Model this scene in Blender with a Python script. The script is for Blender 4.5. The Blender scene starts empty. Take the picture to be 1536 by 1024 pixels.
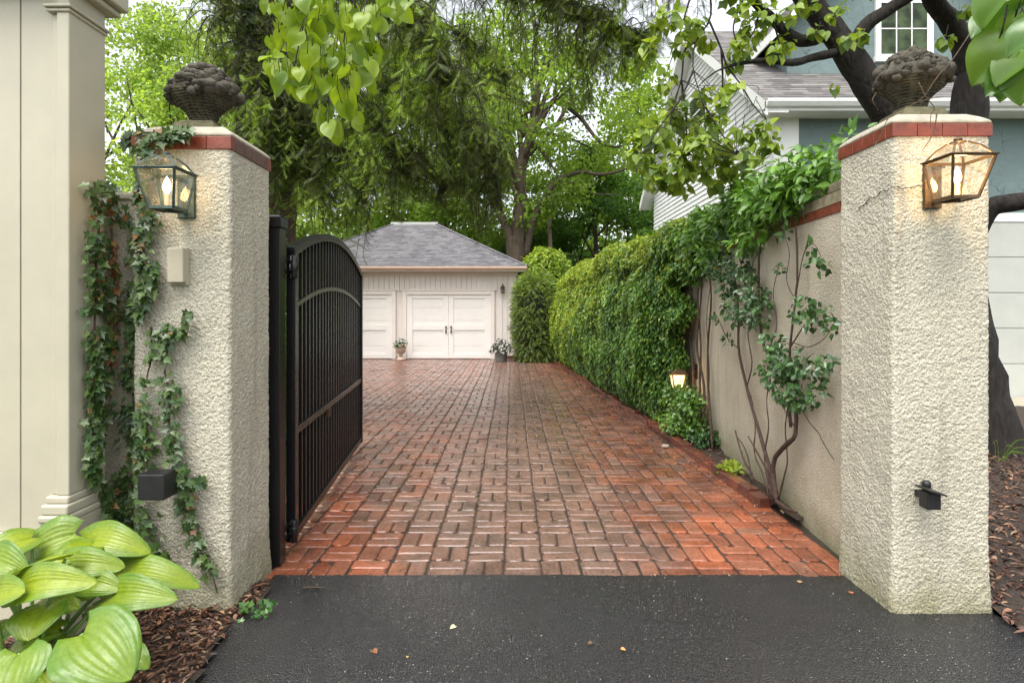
import bpy, math, random
import numpy as np
from mathutils import Vector, noise
R = math.radians
rng = np.random.default_rng(7)
random.seed(7)
scene = bpy.context.scene
COL = scene.collection
F, PX, PY, CH = 900.0, 768.0, 463.0, 1.65          # focal length in photo pixels, principal point, eye height


def P(px, py, Y):
    """point seen at photo pixel (px, py) at depth Y"""
    return ((px - PX) / F * Y, Y, CH - (py - PY) / F * Y)


# ------------------------------------------------------------------ materials
def new_mat(name):
    m = bpy.data.materials.new(name)
    m.use_nodes = True
    nt = m.node_tree
    for n in list(nt.nodes):
        nt.nodes.remove(n)
    out = nt.nodes.new('ShaderNodeOutputMaterial')
    return m, nt, out


class N:
    """small helper around a node tree"""
    def __init__(s, nt):
        s.nt = nt

    def n(s, typ, ins=None, **props):
        nd = s.nt.nodes.new(typ)
        for k, v in props.items():
            setattr(nd, k, v)
        for k, v in (ins or {}).items():
            if isinstance(v, bpy.types.NodeSocket):
                s.nt.links.new(v, nd.inputs[k])
            else:
                nd.inputs[k].default_value = v
        return nd

    def coords(s, scale=(1, 1, 1), kind='Object'):
        tc = s.n('ShaderNodeTexCoord')
        mp = s.n('ShaderNodeMapping', {'Vector': tc.outputs[kind], 'Scale': scale})
        return mp.outputs[0]

    def noise(s, vec, scale, detail=4, rough=.55, **k):
        return s.n('ShaderNodeTexNoise', {'Vector': vec, 'Scale': scale, 'Detail': detail, 'Roughness': rough}, **k).outputs[0]

    def vor(s, vec, scale, feature='F1', out=0):
        return s.n('ShaderNodeTexVoronoi', {'Vector': vec, 'Scale': scale}, feature=feature).outputs[out]

    def ramp(s, fac, stops, interp='LINEAR'):
        r = s.n('ShaderNodeValToRGB', {'Fac': fac})
        e = r.color_ramp.elements
        r.color_ramp.interpolation = interp
        while len(e) < len(stops):
            e.new(.5)
        for i, (p, c) in enumerate(stops):
            e[i].position = p
            e[i].color = (c, c, c, 1) if isinstance(c, (int, float)) else (*c, 1)
        return r.outputs[0]

    def mix(s, fac, a, b, blend='MIX'):
        m = s.n('ShaderNodeMix', data_type='RGBA', blend_type=blend)
        for k, v in ((0, fac), (6, a), (7, b)):
            if isinstance(v, bpy.types.NodeSocket):
                s.nt.links.new(v, m.inputs[k])
            else:
                m.inputs[k].default_value = v if k == 0 else (*v, 1)
        return m.outputs[2]

    def math(s, op, a, b=0.0, clamp=False):
        m = s.n('ShaderNodeMath', {0: a, 1: b}, operation=op, use_clamp=clamp)
        return m.outputs[0]

    def bump(s, h, strength=.5, dist=.01, normal=None):
        d = {'Height': h, 'Strength': strength, 'Distance': dist}
        if normal is not None:
            d['Normal'] = normal
        return s.n('ShaderNodeBump', d).outputs[0]

    def bsdf(s, out, color, rough=.6, normal=None, spec=.5, metallic=0.0, coat=0.0):
        b = s.n('ShaderNodeBsdfPrincipled')
        for k, v in (('Base Color', color), ('Roughness', rough), ('Metallic', metallic), ('Specular IOR Level', spec), ('Coat Weight', coat)):
            if isinstance(v, bpy.types.NodeSocket):
                s.nt.links.new(v, b.inputs[k])
            else:
                b.inputs[k].default_value = (*v, 1) if k == 'Base Color' else v
        if normal is not None:
            s.nt.links.new(normal, b.inputs['Normal'])
        s.nt.links.new(b.outputs[0], out.inputs[0])
        return b


def paint_mat(name, col, rough=.45, spots=.06, bump=.15, bscale=60, dirt=None):
    m, nt, out = new_mat(name)
    g = N(nt)
    v = g.coords()
    c = g.mix(g.ramp(g.noise(v, 2.2, 6, .65), [(.3, 0), (.75, 1)]), tuple(x * (1 - spots * 1.6) for x in col), tuple(min(1, x * (1 + spots)) for x in col))
    if dirt:
        c = g.mix(g.ramp(g.noise(v, 5, 8, .7), [(.55, 0), (.8, .7)]), c, dirt)
    g.bsdf(out, c, rough, g.bump(g.noise(v, bscale, 4), bump, .004))
    return m


def stucco_mat(name, col, col2, scale=95, strength=1.0, dist=.012, moss=(.16, .15, .06), fine=1.0):
    m, nt, out = new_mat(name)
    g = N(nt)
    v = g.coords()
    big = g.noise(v, 1.6, 5, .6)
    c = g.mix(g.ramp(big, [(.3, 0), (.7, 1)]), col, col2)
    z = g.n('ShaderNodeSeparateXYZ', {0: g.n('ShaderNodeTexCoord').outputs['Object']}).outputs[2]
    low = g.ramp(g.math('ADD', z, g.math('MULTIPLY', g.noise(v, 6, 5), .5)), [(.2, 1), (.62, 0)])   # damp, mossy foot
    c = g.mix(g.math('MULTIPLY', low, .75), c, moss)
    streak = g.ramp(g.noise(g.coords((9, 9, .5)), 1.4, 4), [(.56, 0), (.75, .5)])                 # rain streaks
    c = g.mix(streak, c, tuple(x * .62 for x in col))
    blob = g.vor(v, scale * .75, 'SMOOTH_F1')
    h = g.math('ADD', g.math('MULTIPLY', blob, -1.0), g.math('MULTIPLY', g.noise(v, scale * fine, 3, .6), .9))
    pits = g.ramp(g.noise(v, scale * 1.5, 2), [(.33, .55), (.5, 1)])
    c = g.mix(1.0, c, pits, 'MULTIPLY')
    g.bsdf(out, c, .85, g.bump(h, strength, dist), spec=.3)
    return m


def leaf_mat(name, stops, trans=.35, rough=.42, spec=.5, clump=None, cscale=1.2):
    """colour varies leaf by leaf (random per island) and clump by clump"""
    m, nt, out = new_mat(name)
    g = N(nt)
    geo = g.n('ShaderNodeNewGeometry')
    k = len(stops)
    c = g.ramp(geo.outputs['Random Per Island'], [((i + .5) / k if k > 1 else 0, s) for i, s in enumerate(stops)])
    if clump:
        nz = g.ramp(g.noise(g.coords(), cscale, 3), [(.38, 0), (.62, 1)])
        c = g.mix(nz, c, g.mix(.7, c, clump))
    b = g.bsdf(out, c, rough, spec=spec)
    t = g.n('ShaderNodeBsdfTranslucent', {'Color': g.mix(1.0, c, (1.25, 1.2, .55), 'MULTIPLY')})
    mx = g.n('ShaderNodeMixShader', {0: trans, 1: b.outputs[0], 2: t.outputs[0]})
    nt.links.new(mx.outputs[0], out.inputs[0])
    return m


def bark_mat(name, c1, c2, scale=14, strength=1.0, stretch=.22):
    m, nt, out = new_mat(name)
    g = N(nt)
    v = g.coords((1, 1, stretch))
    n1 = g.noise(v, scale * 1.4, 8, .7)
    vor = g.vor(v, scale, 'DISTANCE_TO_EDGE')
    h = g.math('ADD', g.math('MULTIPLY', n1, .6), g.math('MINIMUM', vor, .35))
    c = g.mix(g.ramp(n1, [(.3, 0), (.7, 1)]), c1, c2)
    c = g.mix(g.ramp(g.noise(g.coords(), 3, 5), [(.5, 0), (.75, .5)]), c, tuple(x * 1.6 for x in c2))
    g.bsdf(out, c, .8, g.bump(h, strength, .03), spec=.35)
    return m


def simple_mat(name, col, rough=.5, metallic=0.0, bump=0.0, bscale=40, var=.25, spec=.5):
    m, nt, out = new_mat(name)
    g = N(nt)
    v = g.coords()
    nz = g.noise(v, bscale * .3, 6, .65)
    c = g.mix(g.ramp(nz, [(.3, 0), (.7, 1)]), tuple(x * (1 - var) for x in col), tuple(min(1, x * (1 + var)) for x in col))
    g.bsdf(out, c, rough, g.bump(g.noise(v, bscale, 5), bump, .01) if bump else None, metallic=metallic, spec=spec)
    return m


def emit_mat(name, col, strength):
    m, nt, out = new_mat(name)
    g = N(nt)
    e = g.n('ShaderNodeEmission', {'Color': (*col, 1), 'Strength': strength})
    nt.links.new(e.outputs[0], out.inputs[0])
    return m


def glass_mat(name, tint=(.9, .92, .9), refl=.12, dirty=.12):
    m, nt, out = new_mat(name)
    g = N(nt)
    t = g.n('ShaderNodeBsdfTransparent', {'Color': (*tint, 1)})
    gl = g.n('ShaderNodeBsdfGlossy', {'Color': (1, 1, 1, 1), 'Roughness': .05})
    lw = g.n('ShaderNodeLayerWeight', {'Blend': .35})
    fac = g.math('ADD', g.math('MULTIPLY', lw.outputs[0], .28), refl * .12, True)
    mx = g.n('ShaderNodeMixShader', {0: fac, 1: t.outputs[0], 2: gl.outputs[0]})
    d = g.n('ShaderNodeBsdfDiffuse', {'Color': (.55, .52, .45, 1)})
    dm = g.ramp(g.noise(g.coords(), 22, 6, .7), [(.4, dirty * .3), (.75, dirty * 2)])
    mx2 = g.n('ShaderNodeMixShader', {0: dm, 1: mx.outputs[0], 2: d.outputs[0]})
    nt.links.new(mx2.outputs[0], out.inputs[0])
    return m


def pane_mat(name, col=(.03, .04, .035)):
    m, nt, out = new_mat(name)
    g = N(nt)
    g.bsdf(out, g.mix(g.ramp(g.noise(g.coords(), 3, 5), [(.4, 0), (.65, 1)]), col, tuple(x * 4 for x in col)), .08, g.bump(g.noise(g.coords(), 2.5, 2), .04, .02), spec=.2)
    return m


# ------------------------------------------------------------------ objects
def wloc(o):
    v = Vector((0, 0, 0))
    while o is not None:
        v += o.location
        o = o.parent
    return v


def tag(o, label=None, cat=None, group=None, kind=None):
    for k, v in (('label', label), ('category', cat), ('group', group), ('kind', kind)):
        if v:
            o[k] = v
    return o


def thing(name, loc, label, cat, group=None):
    o = bpy.data.objects.new(name, None)
    o.empty_display_size = .1
    COL.objects.link(o)
    o.location = loc
    return tag(o, label, cat, group)


def link_mesh(name, me, parent=None, mats=()):
    o = bpy.data.objects.new(name, me)
    for m in mats:
        me.materials.append(m)
    COL.objects.link(o)
    if parent is not None:
        o.parent = parent
    return o


def copy_tree(o, parent=None):
    c = o.copy()
    COL.objects.link(c)
    if parent is not None:
        c.parent = parent
        c.matrix_parent_inverse = o.matrix_parent_inverse.copy()
    for ch in [x for x in COL.objects if x.parent == o]:
        copy_tree(ch, c)
    return c


class MB:
    """collects shapes given in world coordinates; build() links them as ONE mesh object"""
    def __init__(s):
        s.v, s.f, s.sm, s.mi = [], [], [], []

    def add(s, vs, fs, smooth=False, mi=0):
        b = len(s.v)
        s.v += [tuple(p) for p in vs]
        for f in fs:
            s.f.append(tuple(i + b for i in f))
            s.sm.append(smooth)
            s.mi.append(mi)
        return s

    def box(s, x0, x1, y0, y1, z0, z1, mi=0):
        vs = [(x, y, z) for z in (z0, z1) for y in (y0, y1) for x in (x0, x1)]
        return s.add(vs, [(0, 2, 3, 1), (4, 5, 7, 6), (0, 1, 5, 4), (2, 6, 7, 3), (0, 4, 6, 2), (1, 3, 7, 5)], mi=mi)

    def frustum(s, c0, w0, d0, c1, w1, d1, mi=0):
        """box between two horizontal rectangles (centre, width, depth)"""
        vs = []
        for c, w, d in ((c0, w0, d0), (c1, w1, d1)):
            for y in (-d / 2, d / 2):
                for x in (-w / 2, w / 2):
                    vs.append((c[0] + x, c[1] + y, c[2]))
        return s.add(vs, [(0, 2, 3, 1), (4, 5, 7, 6), (0, 1, 5, 4), (2, 6, 7, 3), (0, 4, 6, 2), (1, 3, 7, 5)], mi=mi)

    def bar(s, a, b, w, h, up=(0, 0, 1), mi=0):
        """square bar from a to b"""
        a, b = Vector(a), Vector(b)
        d = (b - a).normalized()
        u = Vector(up)
        if abs(d.dot(u)) > .98:
            u = Vector((0, 1, 0))
        sd = d.cross(u).normalized()
        u = sd.cross(d)
        vs = [p + sd * i * w / 2 + u * j * h / 2 for p in (a, b) for i, j in ((-1, -1), (1, -1), (1, 1), (-1, 1))]
        return s.add(vs, [(3, 2, 1, 0), (4, 5, 6, 7), (0, 1, 5, 4), (1, 2, 6, 5), (2, 3, 7, 6), (3, 0, 4, 7)], mi=mi)

    def tube(s, pts, rad, seg=8, rough=0.0, rs=3.0, mi=0):
        pts = [Vector(p) for p in pts]
        n = len(pts)
        if isinstance(rad, (int, float)):
            rad = [rad] * n
        t0 = (pts[1] - pts[0]).normalized()
        u = t0.orthogonal().normalized()
        vs = []
        for i, p in enumerate(pts):
            t = (pts[min(i + 1, n - 1)] - pts[max(i - 1, 0)]).normalized()
            u = (u - t * u.dot(t))
            u = u.normalized() if u.length > 1e-6 else t.orthogonal().normalized()
            w = t.cross(u)
            for k in range(seg):
                a = 2 * math.pi * k / seg
                d = u * math.cos(a) + w * math.sin(a)
                r = rad[i]
                q = p + d * r
                if rough:
                    r *= 1 + rough * noise.noise(q * rs) + rough * .6 * noise.noise(q * rs * 3.1)
                    q = p + d * r
                vs.append(q)
        fs = [(i * seg + k, i * seg + (k + 1) % seg, (i + 1) * seg + (k + 1) % seg, (i + 1) * seg + k) for i in range(n - 1) for k in range(seg)]
        fs += [tuple(range(seg - 1, -1, -1)), tuple((n - 1) * seg + k for k in range(seg))]
        return s.add(vs, fs, True, mi)

    def lathe(s, c, prof, seg=24, sx=1.0, sy=1.0, wob=0.0, smooth=True, mi=0):
        """prof: (radius, z) list from bottom to top"""
        vs = []
        for r, z in prof:
            for k in range(seg):
                a = 2 * math.pi * k / seg
                q = 1 + wob * noise.noise(Vector((math.cos(a) * 3, math.sin(a) * 3, z * 12 + c[0])))
                vs.append((c[0] + math.cos(a) * r * sx * q, c[1] + math.sin(a) * r * sy * q, c[2] + z))
        n = len(prof)
        fs = [(i * seg + k, i * seg + (k + 1) % seg, (i + 1) * seg + (k + 1) % seg, (i + 1) * seg + k) for i in range(n - 1) for k in range(seg)]
        fs += [tuple(range(seg - 1, -1, -1)), tuple((n - 1) * seg + k for k in range(seg))]
        return s.add(vs, fs, smooth, mi)

    def ball(s, c, r, sq=(1, 1, 1), seg=10, ring=7, wob=0.0, mi=0):
        vs, fs = [], []
        for i in range(ring + 1):
            th = math.pi * i / ring
            for k in range(seg):
                a = 2 * math.pi * k / seg
                d = Vector((math.sin(th) * math.cos(a), math.sin(th) * math.sin(a), math.cos(th)))
                q = 1 + (wob * noise.noise(d * 2 + Vector(c) * 9) if wob else 0)
                vs.append((c[0] + d.x * r * sq[0] * q, c[1] + d.y * r * sq[1] * q, c[2] + d.z * r * sq[2] * q))
        for i in range(ring):
            for k in range(seg):
                fs.append((i * seg + k, (i + 1) * seg + k, (i + 1) * seg + (k + 1) % seg, i * seg + (k + 1) % seg))
        return s.add(vs, fs, True, mi)

    def prism(s, pts, a, b, axis='z', mi=0):
        """polygon pts extruded from a to b along the axis"""
        def mk(p, h):
            return {'z': (p[0], p[1], h), 'y': (p[0], h, p[1]), 'x': (h, p[0], p[1])}[axis]
        n = len(pts)
        vs = [mk(p, a) for p in pts] + [mk(p, b) for p in pts]
        fs = [tuple(range(n - 1, -1, -1)), tuple(range(n, 2 * n))] + [(i, (i + 1) % n, n + (i + 1) % n, n + i) for i in range(n)]
        return s.add(vs, fs, mi=mi)

    def build(s, name, mats, parent=None, bevel=0.0, seg=2):
        off = wloc(parent) if parent is not None else Vector((0, 0, 0))
        me = bpy.data.meshes.new(name)
        me.from_pydata([(p[0] - off.x, p[1] - off.y, p[2] - off.z) for p in s.v], [], s.f)
        me.polygons.foreach_set('use_smooth', s.sm)
        me.polygons.foreach_set('material_index', s.mi)
        if not isinstance(mats, (list, tuple)):
            mats = [mats]
        o = link_mesh(name, me, parent, mats)
        if bevel:
            md = o.modifiers.new('bevel', 'BEVEL')
            md.width = bevel
            md.segments = seg
            md.limit_method = 'ANGLE'
            md.angle_limit = R(40)
        return o


# ------------------------------------------------------------------ leaves
def _half(outline, mid, zf, droop):
    """a leaf folded along its midrib: two n-gons"""
    def z(x, y):
        return zf * abs(y) - droop * x * x
    L = [(x, y, z(x, y)) for x, y in outline]
    Rr = [(x, -y, z(x, y)) for x, y in outline]
    M = [(x, 0, z(x, 0)) for x in mid]
    v = M + L + Rr
    nm, nl = len(M), len(L)
    f = [tuple(range(nm)) + tuple(range(nm + nl - 1, nm - 1, -1)),
         tuple(range(nm - 1, -1, -1)) + tuple(range(nm + nl, nm + 2 * nl))]
    return np.array(v, float), f


T_OVAL = _half([(.3, .2), (.65, .17)], [0, .5, 1], .35, .15)
T_BROAD = _half([(.12, .22), (.38, .33), (.72, .2)], [0, .5, 1], .3, .2)
T_HEART = _half([(-.1, .16), (-.07, .34), (.1, .46), (.36, .45), (.64, .28), (.85, .1)], [0, .4, .75, 1], .22, .25)
T_IVY = _half([(-.14, .14), (-.16, .44), (.14, .3), (.32, .58), (.5, .24), (.75, .12)], [0, .5, 1], .2, .2)


def _sprig(n=7, wid=.2, hb=.055):
    v, f = [], []
    for i in range(n):
        x = .05 + .9 * i / (n - 1)
        w = wid * math.sin(math.pi * (.15 + .8 * (1 - x))) ** .7
        for sgn in (1, -1):
            b = len(v)
            v += [(x - hb, 0, 0), (x + hb, 0, 0), (x + .10 + w * .4, sgn * w, -.03)]
            f.append((b, b + 1, b + 2) if sgn > 0 else (b + 1, b, b + 2))
    b = len(v)
    v += [(0, .012, 0), (0, -.012, 0), (1.02, 0, -.02)]
    f.append((b, b + 1, b + 2))
    return np.array(v, float), f


T_SPRIG = _sprig()
T_NEEDLE = _sprig(10, .19, .026)


def _heart_grid(nu=9, nv=9):
    v, f = [], []
    for i in range(nu + 1):
        s = i / nu
        w = math.sin(math.pi * s ** .62) ** .8 if 0 < s < 1 else 0
        for j in range(nv):
            a = -1 + 2 * j / (nv - 1)
            hw = .47 * (max(w, .25 + 1.6 * s) if s < .12 and abs(a) > .1 else w)
            v.append((s - .22 * abs(a) ** 1.3 * (1 - s) ** 3, a * hw, .11 * abs(a) ** 1.3 * w - .26 * s * s + .03 * math.sin(6 * s + 3 * a) + .012 * math.cos(a * 12)))
    for i in range(nu):
        for j in range(nv - 1):
            f.append((i * nv + j, (i + 1) * nv + j, (i + 1) * nv + j + 1, i * nv + j + 1))
    return np.array(v, float), f


T_HEART_FINE = _heart_grid()


def nrm(a):
    return a / np.maximum(np.linalg.norm(a, axis=1, keepdims=True), 1e-9)


def frames(d, n):
    x = nrm(d)
    z = n - (n * x).sum(1, keepdims=True) * x
    z = nrm(z + 1e-5)
    y = np.cross(z, x)
    return np.stack([x, y, z], axis=2)


def scatter(name, mat, parent, tmpl, pos, d, n, size, wide=None, smooth=False):
    """one mesh of many small leaves: base at pos, pointing along d, facing n"""
    tv, tf = tmpl
    pos = np.asarray(pos, float)
    k = len(pos)
    off = wloc(parent) if parent is not None else Vector((0, 0, 0))
    M = frames(np.asarray(d, float), np.asarray(n, float))
    size = np.broadcast_to(np.asarray(size, float), (k,))
    V = tv[None] * size[:, None, None]
    if wide is not None:
        V = V * np.stack([np.ones(k), wide, np.ones(k)], 1)[:, None, :]
    V = np.einsum('kij,kvj->kvi', M, V) + pos[:, None, :] - np.array(off)[None, None, :]
    nv = len(tv)
    loops = np.concatenate([np.array(f) for f in tf])
    tot = np.array([len(f) for f in tf])
    L = (loops[None] + (np.arange(k) * nv)[:, None]).ravel()
    T = np.tile(tot, k)
    S = np.concatenate([[0], np.cumsum(T)[:-1]])
    me = bpy.data.meshes.new(name)
    me.vertices.add(k * nv)
    me.vertices.foreach_set('co', V.astype(np.float32).ravel())
    me.loops.add(len(L))
    me.loops.foreach_set('vertex_index', L.astype(np.int32))
    me.polygons.add(len(T))
    me.polygons.foreach_set('loop_start', S.astype(np.int32))
    if smooth:
        me.polygons.foreach_set('use_smooth', np.ones(len(T), bool))
    me.update(calc_edges=True)
    me.validate()
    return link_mesh(name, me, parent, [mat])


def rn(k, s=1.0):
    return rng.normal(0, s, (k, 3))


def curve(pts, n=24):
    """smooth polyline (Catmull-Rom) through pts"""
    p = [Vector(pts[0])] + [Vector(q) for q in pts] + [Vector(pts[-1])]
    out = []
    m = len(pts) - 1
    for i in range(n + 1):
        t = i / n * m
        k = min(int(t), m - 1)
        u = t - k
        a, b, c, d = p[k], p[k + 1], p[k + 2], p[k + 3]
        out.append(.5 * ((2 * b) + (c - a) * u + (2 * a - 5 * b + 4 * c - d) * u * u + (3 * b - a - 3 * c + d) * u ** 3))
    return out


def taper(r0, r1, n):
    return [r0 + (r1 - r0) * i / (n - 1) for i in range(n)]
# ------------------------------------------------------------------ camera, sky, sun
cam_d = bpy.data.cameras.new('camera')
cam = bpy.data.objects.new('camera', cam_d)
COL.objects.link(cam)
cam.location = (0, 0, CH)
cam.rotation_euler = (R(90), 0, 0)
cam_d.sensor_width = 36
cam_d.lens = 36 * F / 1536
cam_d.shift_y = -(512 - PY) / 1536
cam_d.clip_start = .05
cam_d.clip_end = 800
scene.camera = cam

SUN_EL, SUN_AZ = 66, 210           # the overcast sky is brightest high up, behind the camera
world = bpy.data.worlds.new('World')
scene.world = world
world.use_nodes = True
wn = world.node_tree
for n_ in list(wn.nodes):
    wn.nodes.remove(n_)
g = N(wn)
sky = g.n('ShaderNodeTexSky', sky_type='NISHITA', sun_disc=False, sun_elevation=R(SUN_EL), sun_rotation=R(SUN_AZ), dust_density=4.0, air_density=1.0, ozone_density=1.0)
hsv = g.n('ShaderNodeHueSaturation', {'Saturation': .22, 'Value': 1.5, 'Color': sky.outputs[0]})
cl = g.ramp(g.noise(g.n('ShaderNodeTexCoord').outputs['Generated'], 2.2, 5), [(.3, (.8, .82, .86)), (.7, (1.12, 1.1, 1.06))])
bg = g.n('ShaderNodeBackground', {'Color': g.mix(1.0, hsv.outputs[0], cl, 'MULTIPLY'), 'Strength': .15})
wo = g.n('ShaderNodeOutputWorld', {0: bg.outputs[0]})
sun_d = bpy.data.lights.new('sun', 'SUN')
sun = bpy.data.objects.new('sun', sun_d)
COL.objects.link(sun)
sun_d.energy = 1.0
sun_d.angle = R(40)
sun_d.color = (1, .96, .88)
sun.rotation_euler = (R(90 - SUN_EL), 0, R(180 - SUN_AZ + 0))
scene.view_settings.view_transform = 'Standard'
scene.view_settings.look = 'None'
scene.view_settings.gamma = 1
scene.view_settings.exposure = 1.04
scene.cycles.use_denoising = True
scene.cycles.max_bounces = 7
scene.cycles.transparent_max_bounces = 10
scene.cycles.sample_clamp_indirect = 4

# ------------------------------------------------------------------ materials
M = {}
M['cream'] = paint_mat('cream_paint', (.44, .41, .31), .4, .07, .12, 30)
M['cream_stucco'] = stucco_mat('smooth_stucco', (.48, .45, .34), (.54, .5, .38), 60, .35, .004)
M['pillar'] = stucco_mat('roughcast', (.48, .445, .345), (.59, .555, .44), 100, .8, .012)
M['wall'] = stucco_mat('wall_roughcast', (.43, .38, .28), (.56, .505, .39), 110, .7, .01)
M['concrete'] = simple_mat('cap_concrete', (.33, .30, .235), .8, 0, .4, 60, .22, .3)
M['coping'] = simple_mat('coping_stone', (.22, .19, .12), .85, 0, .6, 40, .35, .3)
M['band'] = simple_mat('red_tile', (.17, .038, .02), .38, 0, .2, 50, .35)
M['band_old'] = simple_mat('brown_tile', (.11, .06, .045), .6, 0, .3, 50, .35)
M['urn'] = simple_mat('weathered_stone', (.062, .055, .04), .85, 0, .9, 60, .6, .3)
m_, nt_, out_ = new_mat('woven_stone')
g_ = N(nt_)
v_ = g_.coords()
wv_ = g_.math('MULTIPLY', g_.n('ShaderNodeTexWave', {'Vector': v_, 'Scale': 22.0, 'Distortion': 3.0}, bands_direction='Z').outputs[1], g_.n('ShaderNodeTexWave', {'Vector': v_, 'Scale': 18.0, 'Distortion': 2.0}, bands_direction='DIAGONAL').outputs[1])
c_ = g_.mix(g_.ramp(g_.noise(v_, 14, 6, .7), [(.35, 0), (.65, 1)]), (.03, .026, .018), (.085, .075, .042))
g_.bsdf(out_, c_, .85, g_.bump(wv_, .9, .02), spec=.3)
M['weave'] = m_
M['urn_base'] = simple_mat('mossy_stone', (.14, .13, .075), .85, 0, .6, 50, .35, .3)
M['black'] = simple_mat('black_metal', (.007, .007, .008), .24, 0, .15, 90, .3, .5)
M['blackbox'] = simple_mat('black_plastic', (.012, .012, .013), .4, 0, .1, 90, .3)
M['verdigris'] = simple_mat('green_copper', (.07, .10, .085), .5, .5, .3, 50, .5)
M['bronze'] = simple_mat('bronze', (.12, .075, .04), .4, .7, .3, 50, .4)
M['glass'] = glass_mat('lantern_glass', dirty=.035)
M['bulb'] = emit_mat('lit_bulb', (1.0, .62, .25), 25)
M['socket'] = simple_mat('candle_sleeve', (.35, .27, .18), .6)
M['beige'] = simple_mat('beige_plastic', (.42, .38, .28), .5, 0, .05, 30, .08)


def bricks_mat(name, cols, corner=.34):
    m, nt, out = new_mat(name)
    g = N(nt)
    geo = g.n('ShaderNodeNewGeometry')
    v = g.coords()
    c = g.ramp(geo.outputs['Random Per Island'], [((i + .5) / len(cols), s) for i, s in enumerate(cols)])
    # sky sheen painted into the colour along the middle, the edges are fresh red
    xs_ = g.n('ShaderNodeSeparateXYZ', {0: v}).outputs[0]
    sky_sheen = g.ramp(g.math('ADD', g.math('ABSOLUTE', g.math('SUBTRACT', xs_, .05)), g.math('MULTIPLY', g.math('SUBTRACT', g.noise(v, .9, 5, .65), .5), 2.2)), [(.5, .80), (1.5, .12)])
    c = g.mix(sky_sheen, c, g.mix(g.noise(v, 2.5, 4), (.15, .085, .062), (.235, .155, .125)))
    ys_ = g.n('ShaderNodeSeparateXYZ', {0: v}).outputs[1]      # fresh orange brick in the two corners by the pillars
    cor = g.math('SUBTRACT', g.math('MULTIPLY', g.math('ABSOLUTE', g.math('SUBTRACT', xs_, .15)), 1.15), g.math('MULTIPLY', g.math('SUBTRACT', ys_, 3.7), .55))
    cor = g.ramp(g.math('ADD', cor, g.math('MULTIPLY', g.math('SUBTRACT', g.noise(v, 1.5, 4), .5), 1.2)), [(.75, 0), (1.6, corner)])
    c = g.mix(cor, c, g.mix(1.0, c, (2.1, 1.25, .7), 'MULTIPLY'))
    sp = g.ramp(g.noise(v, 45, 6, .7), [(.35, .62), (.65, 1.12)])
    c = g.mix(1.0, c, sp, 'MULTIPLY')
    c = g.mix(1.0, c, g.ramp(g.noise(v, 2.3, 7, .7), [(.36, .5), (.56, 1.0)]), 'MULTIPLY')
    moss = g.ramp(g.noise(v, 1.6, 6, .7), [(.62, 0), (.75, .55)])
    c = g.mix(moss, c, (.09, .075, .03))
    wet = g.ramp(g.noise(v, 1.1, 5, .6), [(.35, .07), (.7, .24)])
    g.bsdf(out, c, wet, g.bump(g.noise(v, 38, 6, .7), .5, .007, g.bump(g.noise(v, 9, 3), .2, .03)), spec=.55)
    return m


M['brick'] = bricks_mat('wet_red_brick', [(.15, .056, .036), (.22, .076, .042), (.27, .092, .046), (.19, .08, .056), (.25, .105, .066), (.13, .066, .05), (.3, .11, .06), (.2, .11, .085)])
M['kerb'] = bricks_mat('edging_brick', [(.19, .05, .028), (.14, .042, .028), (.11, .04, .03), (.23, .06, .032)], 0)
M['bluestone'] = simple_mat('bluestone', (.13, .16, .14), .35, 0, .3, 60, .2)


def soil_mat(name, c1, c2, c3, rough=.75):
    m, nt, out = new_mat(name)
    g = N(nt)
    v = g.coords()
    c = g.mix(g.ramp(g.noise(v, 40, 8, .75), [(.35, 0), (.65, 1)]), c1, c2)
    c = g.mix(g.ramp(g.noise(v, 3, 6), [(.5, 0), (.7, .8)]), c, c3)
    g.bsdf(out, c, rough, g.bump(g.noise(v, 55, 8, .75), 1.0, .03))
    return m


M['joint'] = soil_mat('joint_dirt', (.03, .022, .017), (.075, .055, .042), (.04, .042, .02), .4)
M['soil'] = soil_mat('soil', (.03, .02, .014), (.07, .045, .03), (.05, .03, .02))
M['earth'] = soil_mat('earth_and_grass', (.03, .05, .014), (.05, .075, .02), (.06, .045, .025))


def asphalt_mat():
    m, nt, out = new_mat('wet_asphalt')
    g = N(nt)
    v = g.coords()
    agg = g.vor(v, 120)
    c = g.ramp(g.noise(v, 85, 4, .75), [(.36, (.004, .004, .005)), (.55, (.012, .012, .014)), (.66, (.03, .029, .028)), (.76, (.1, .095, .09))])  # palest specks also paint in the glint of wet stones
    c = g.mix(g.ramp(g.noise(v, 1.2, 4), [(.45, 0), (.7, .35)]), c, (.028, .024, .02))
    wet = g.ramp(g.noise(v, .9, 4, .5), [(.4, .10), (.62, .4)])
    h = g.math('ADD', g.math('MULTIPLY', agg, -1), g.math('MULTIPLY', g.noise(v, 90, 5, .7), .6))
    amp = g.bump(h, .55, .016, g.bump(g.noise(v, 2.5, 3), .12, .05))
    b = g.bsdf(out, c, wet, amp, spec=.45)
    b.inputs['Coat Weight'].default_value = .25
    b.inputs['Coat Roughness'].default_value = .12
    g.nt.links.new(amp, b.inputs['Coat Normal'])
    return m


M['asphalt'] = asphalt_mat()

# ------------------------------------------------------------------ ground
gm = MB()
gm.add([(-150, -60, -.06), (150, -60, -.06), (150, 240, -.06), (-150, 240, -.06)], [(0, 1, 2, 3)])
tag(gm.build('ground', M['earth']), 'earth and rough grass under the trees and around the drive', 'ground', kind='structure')

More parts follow.
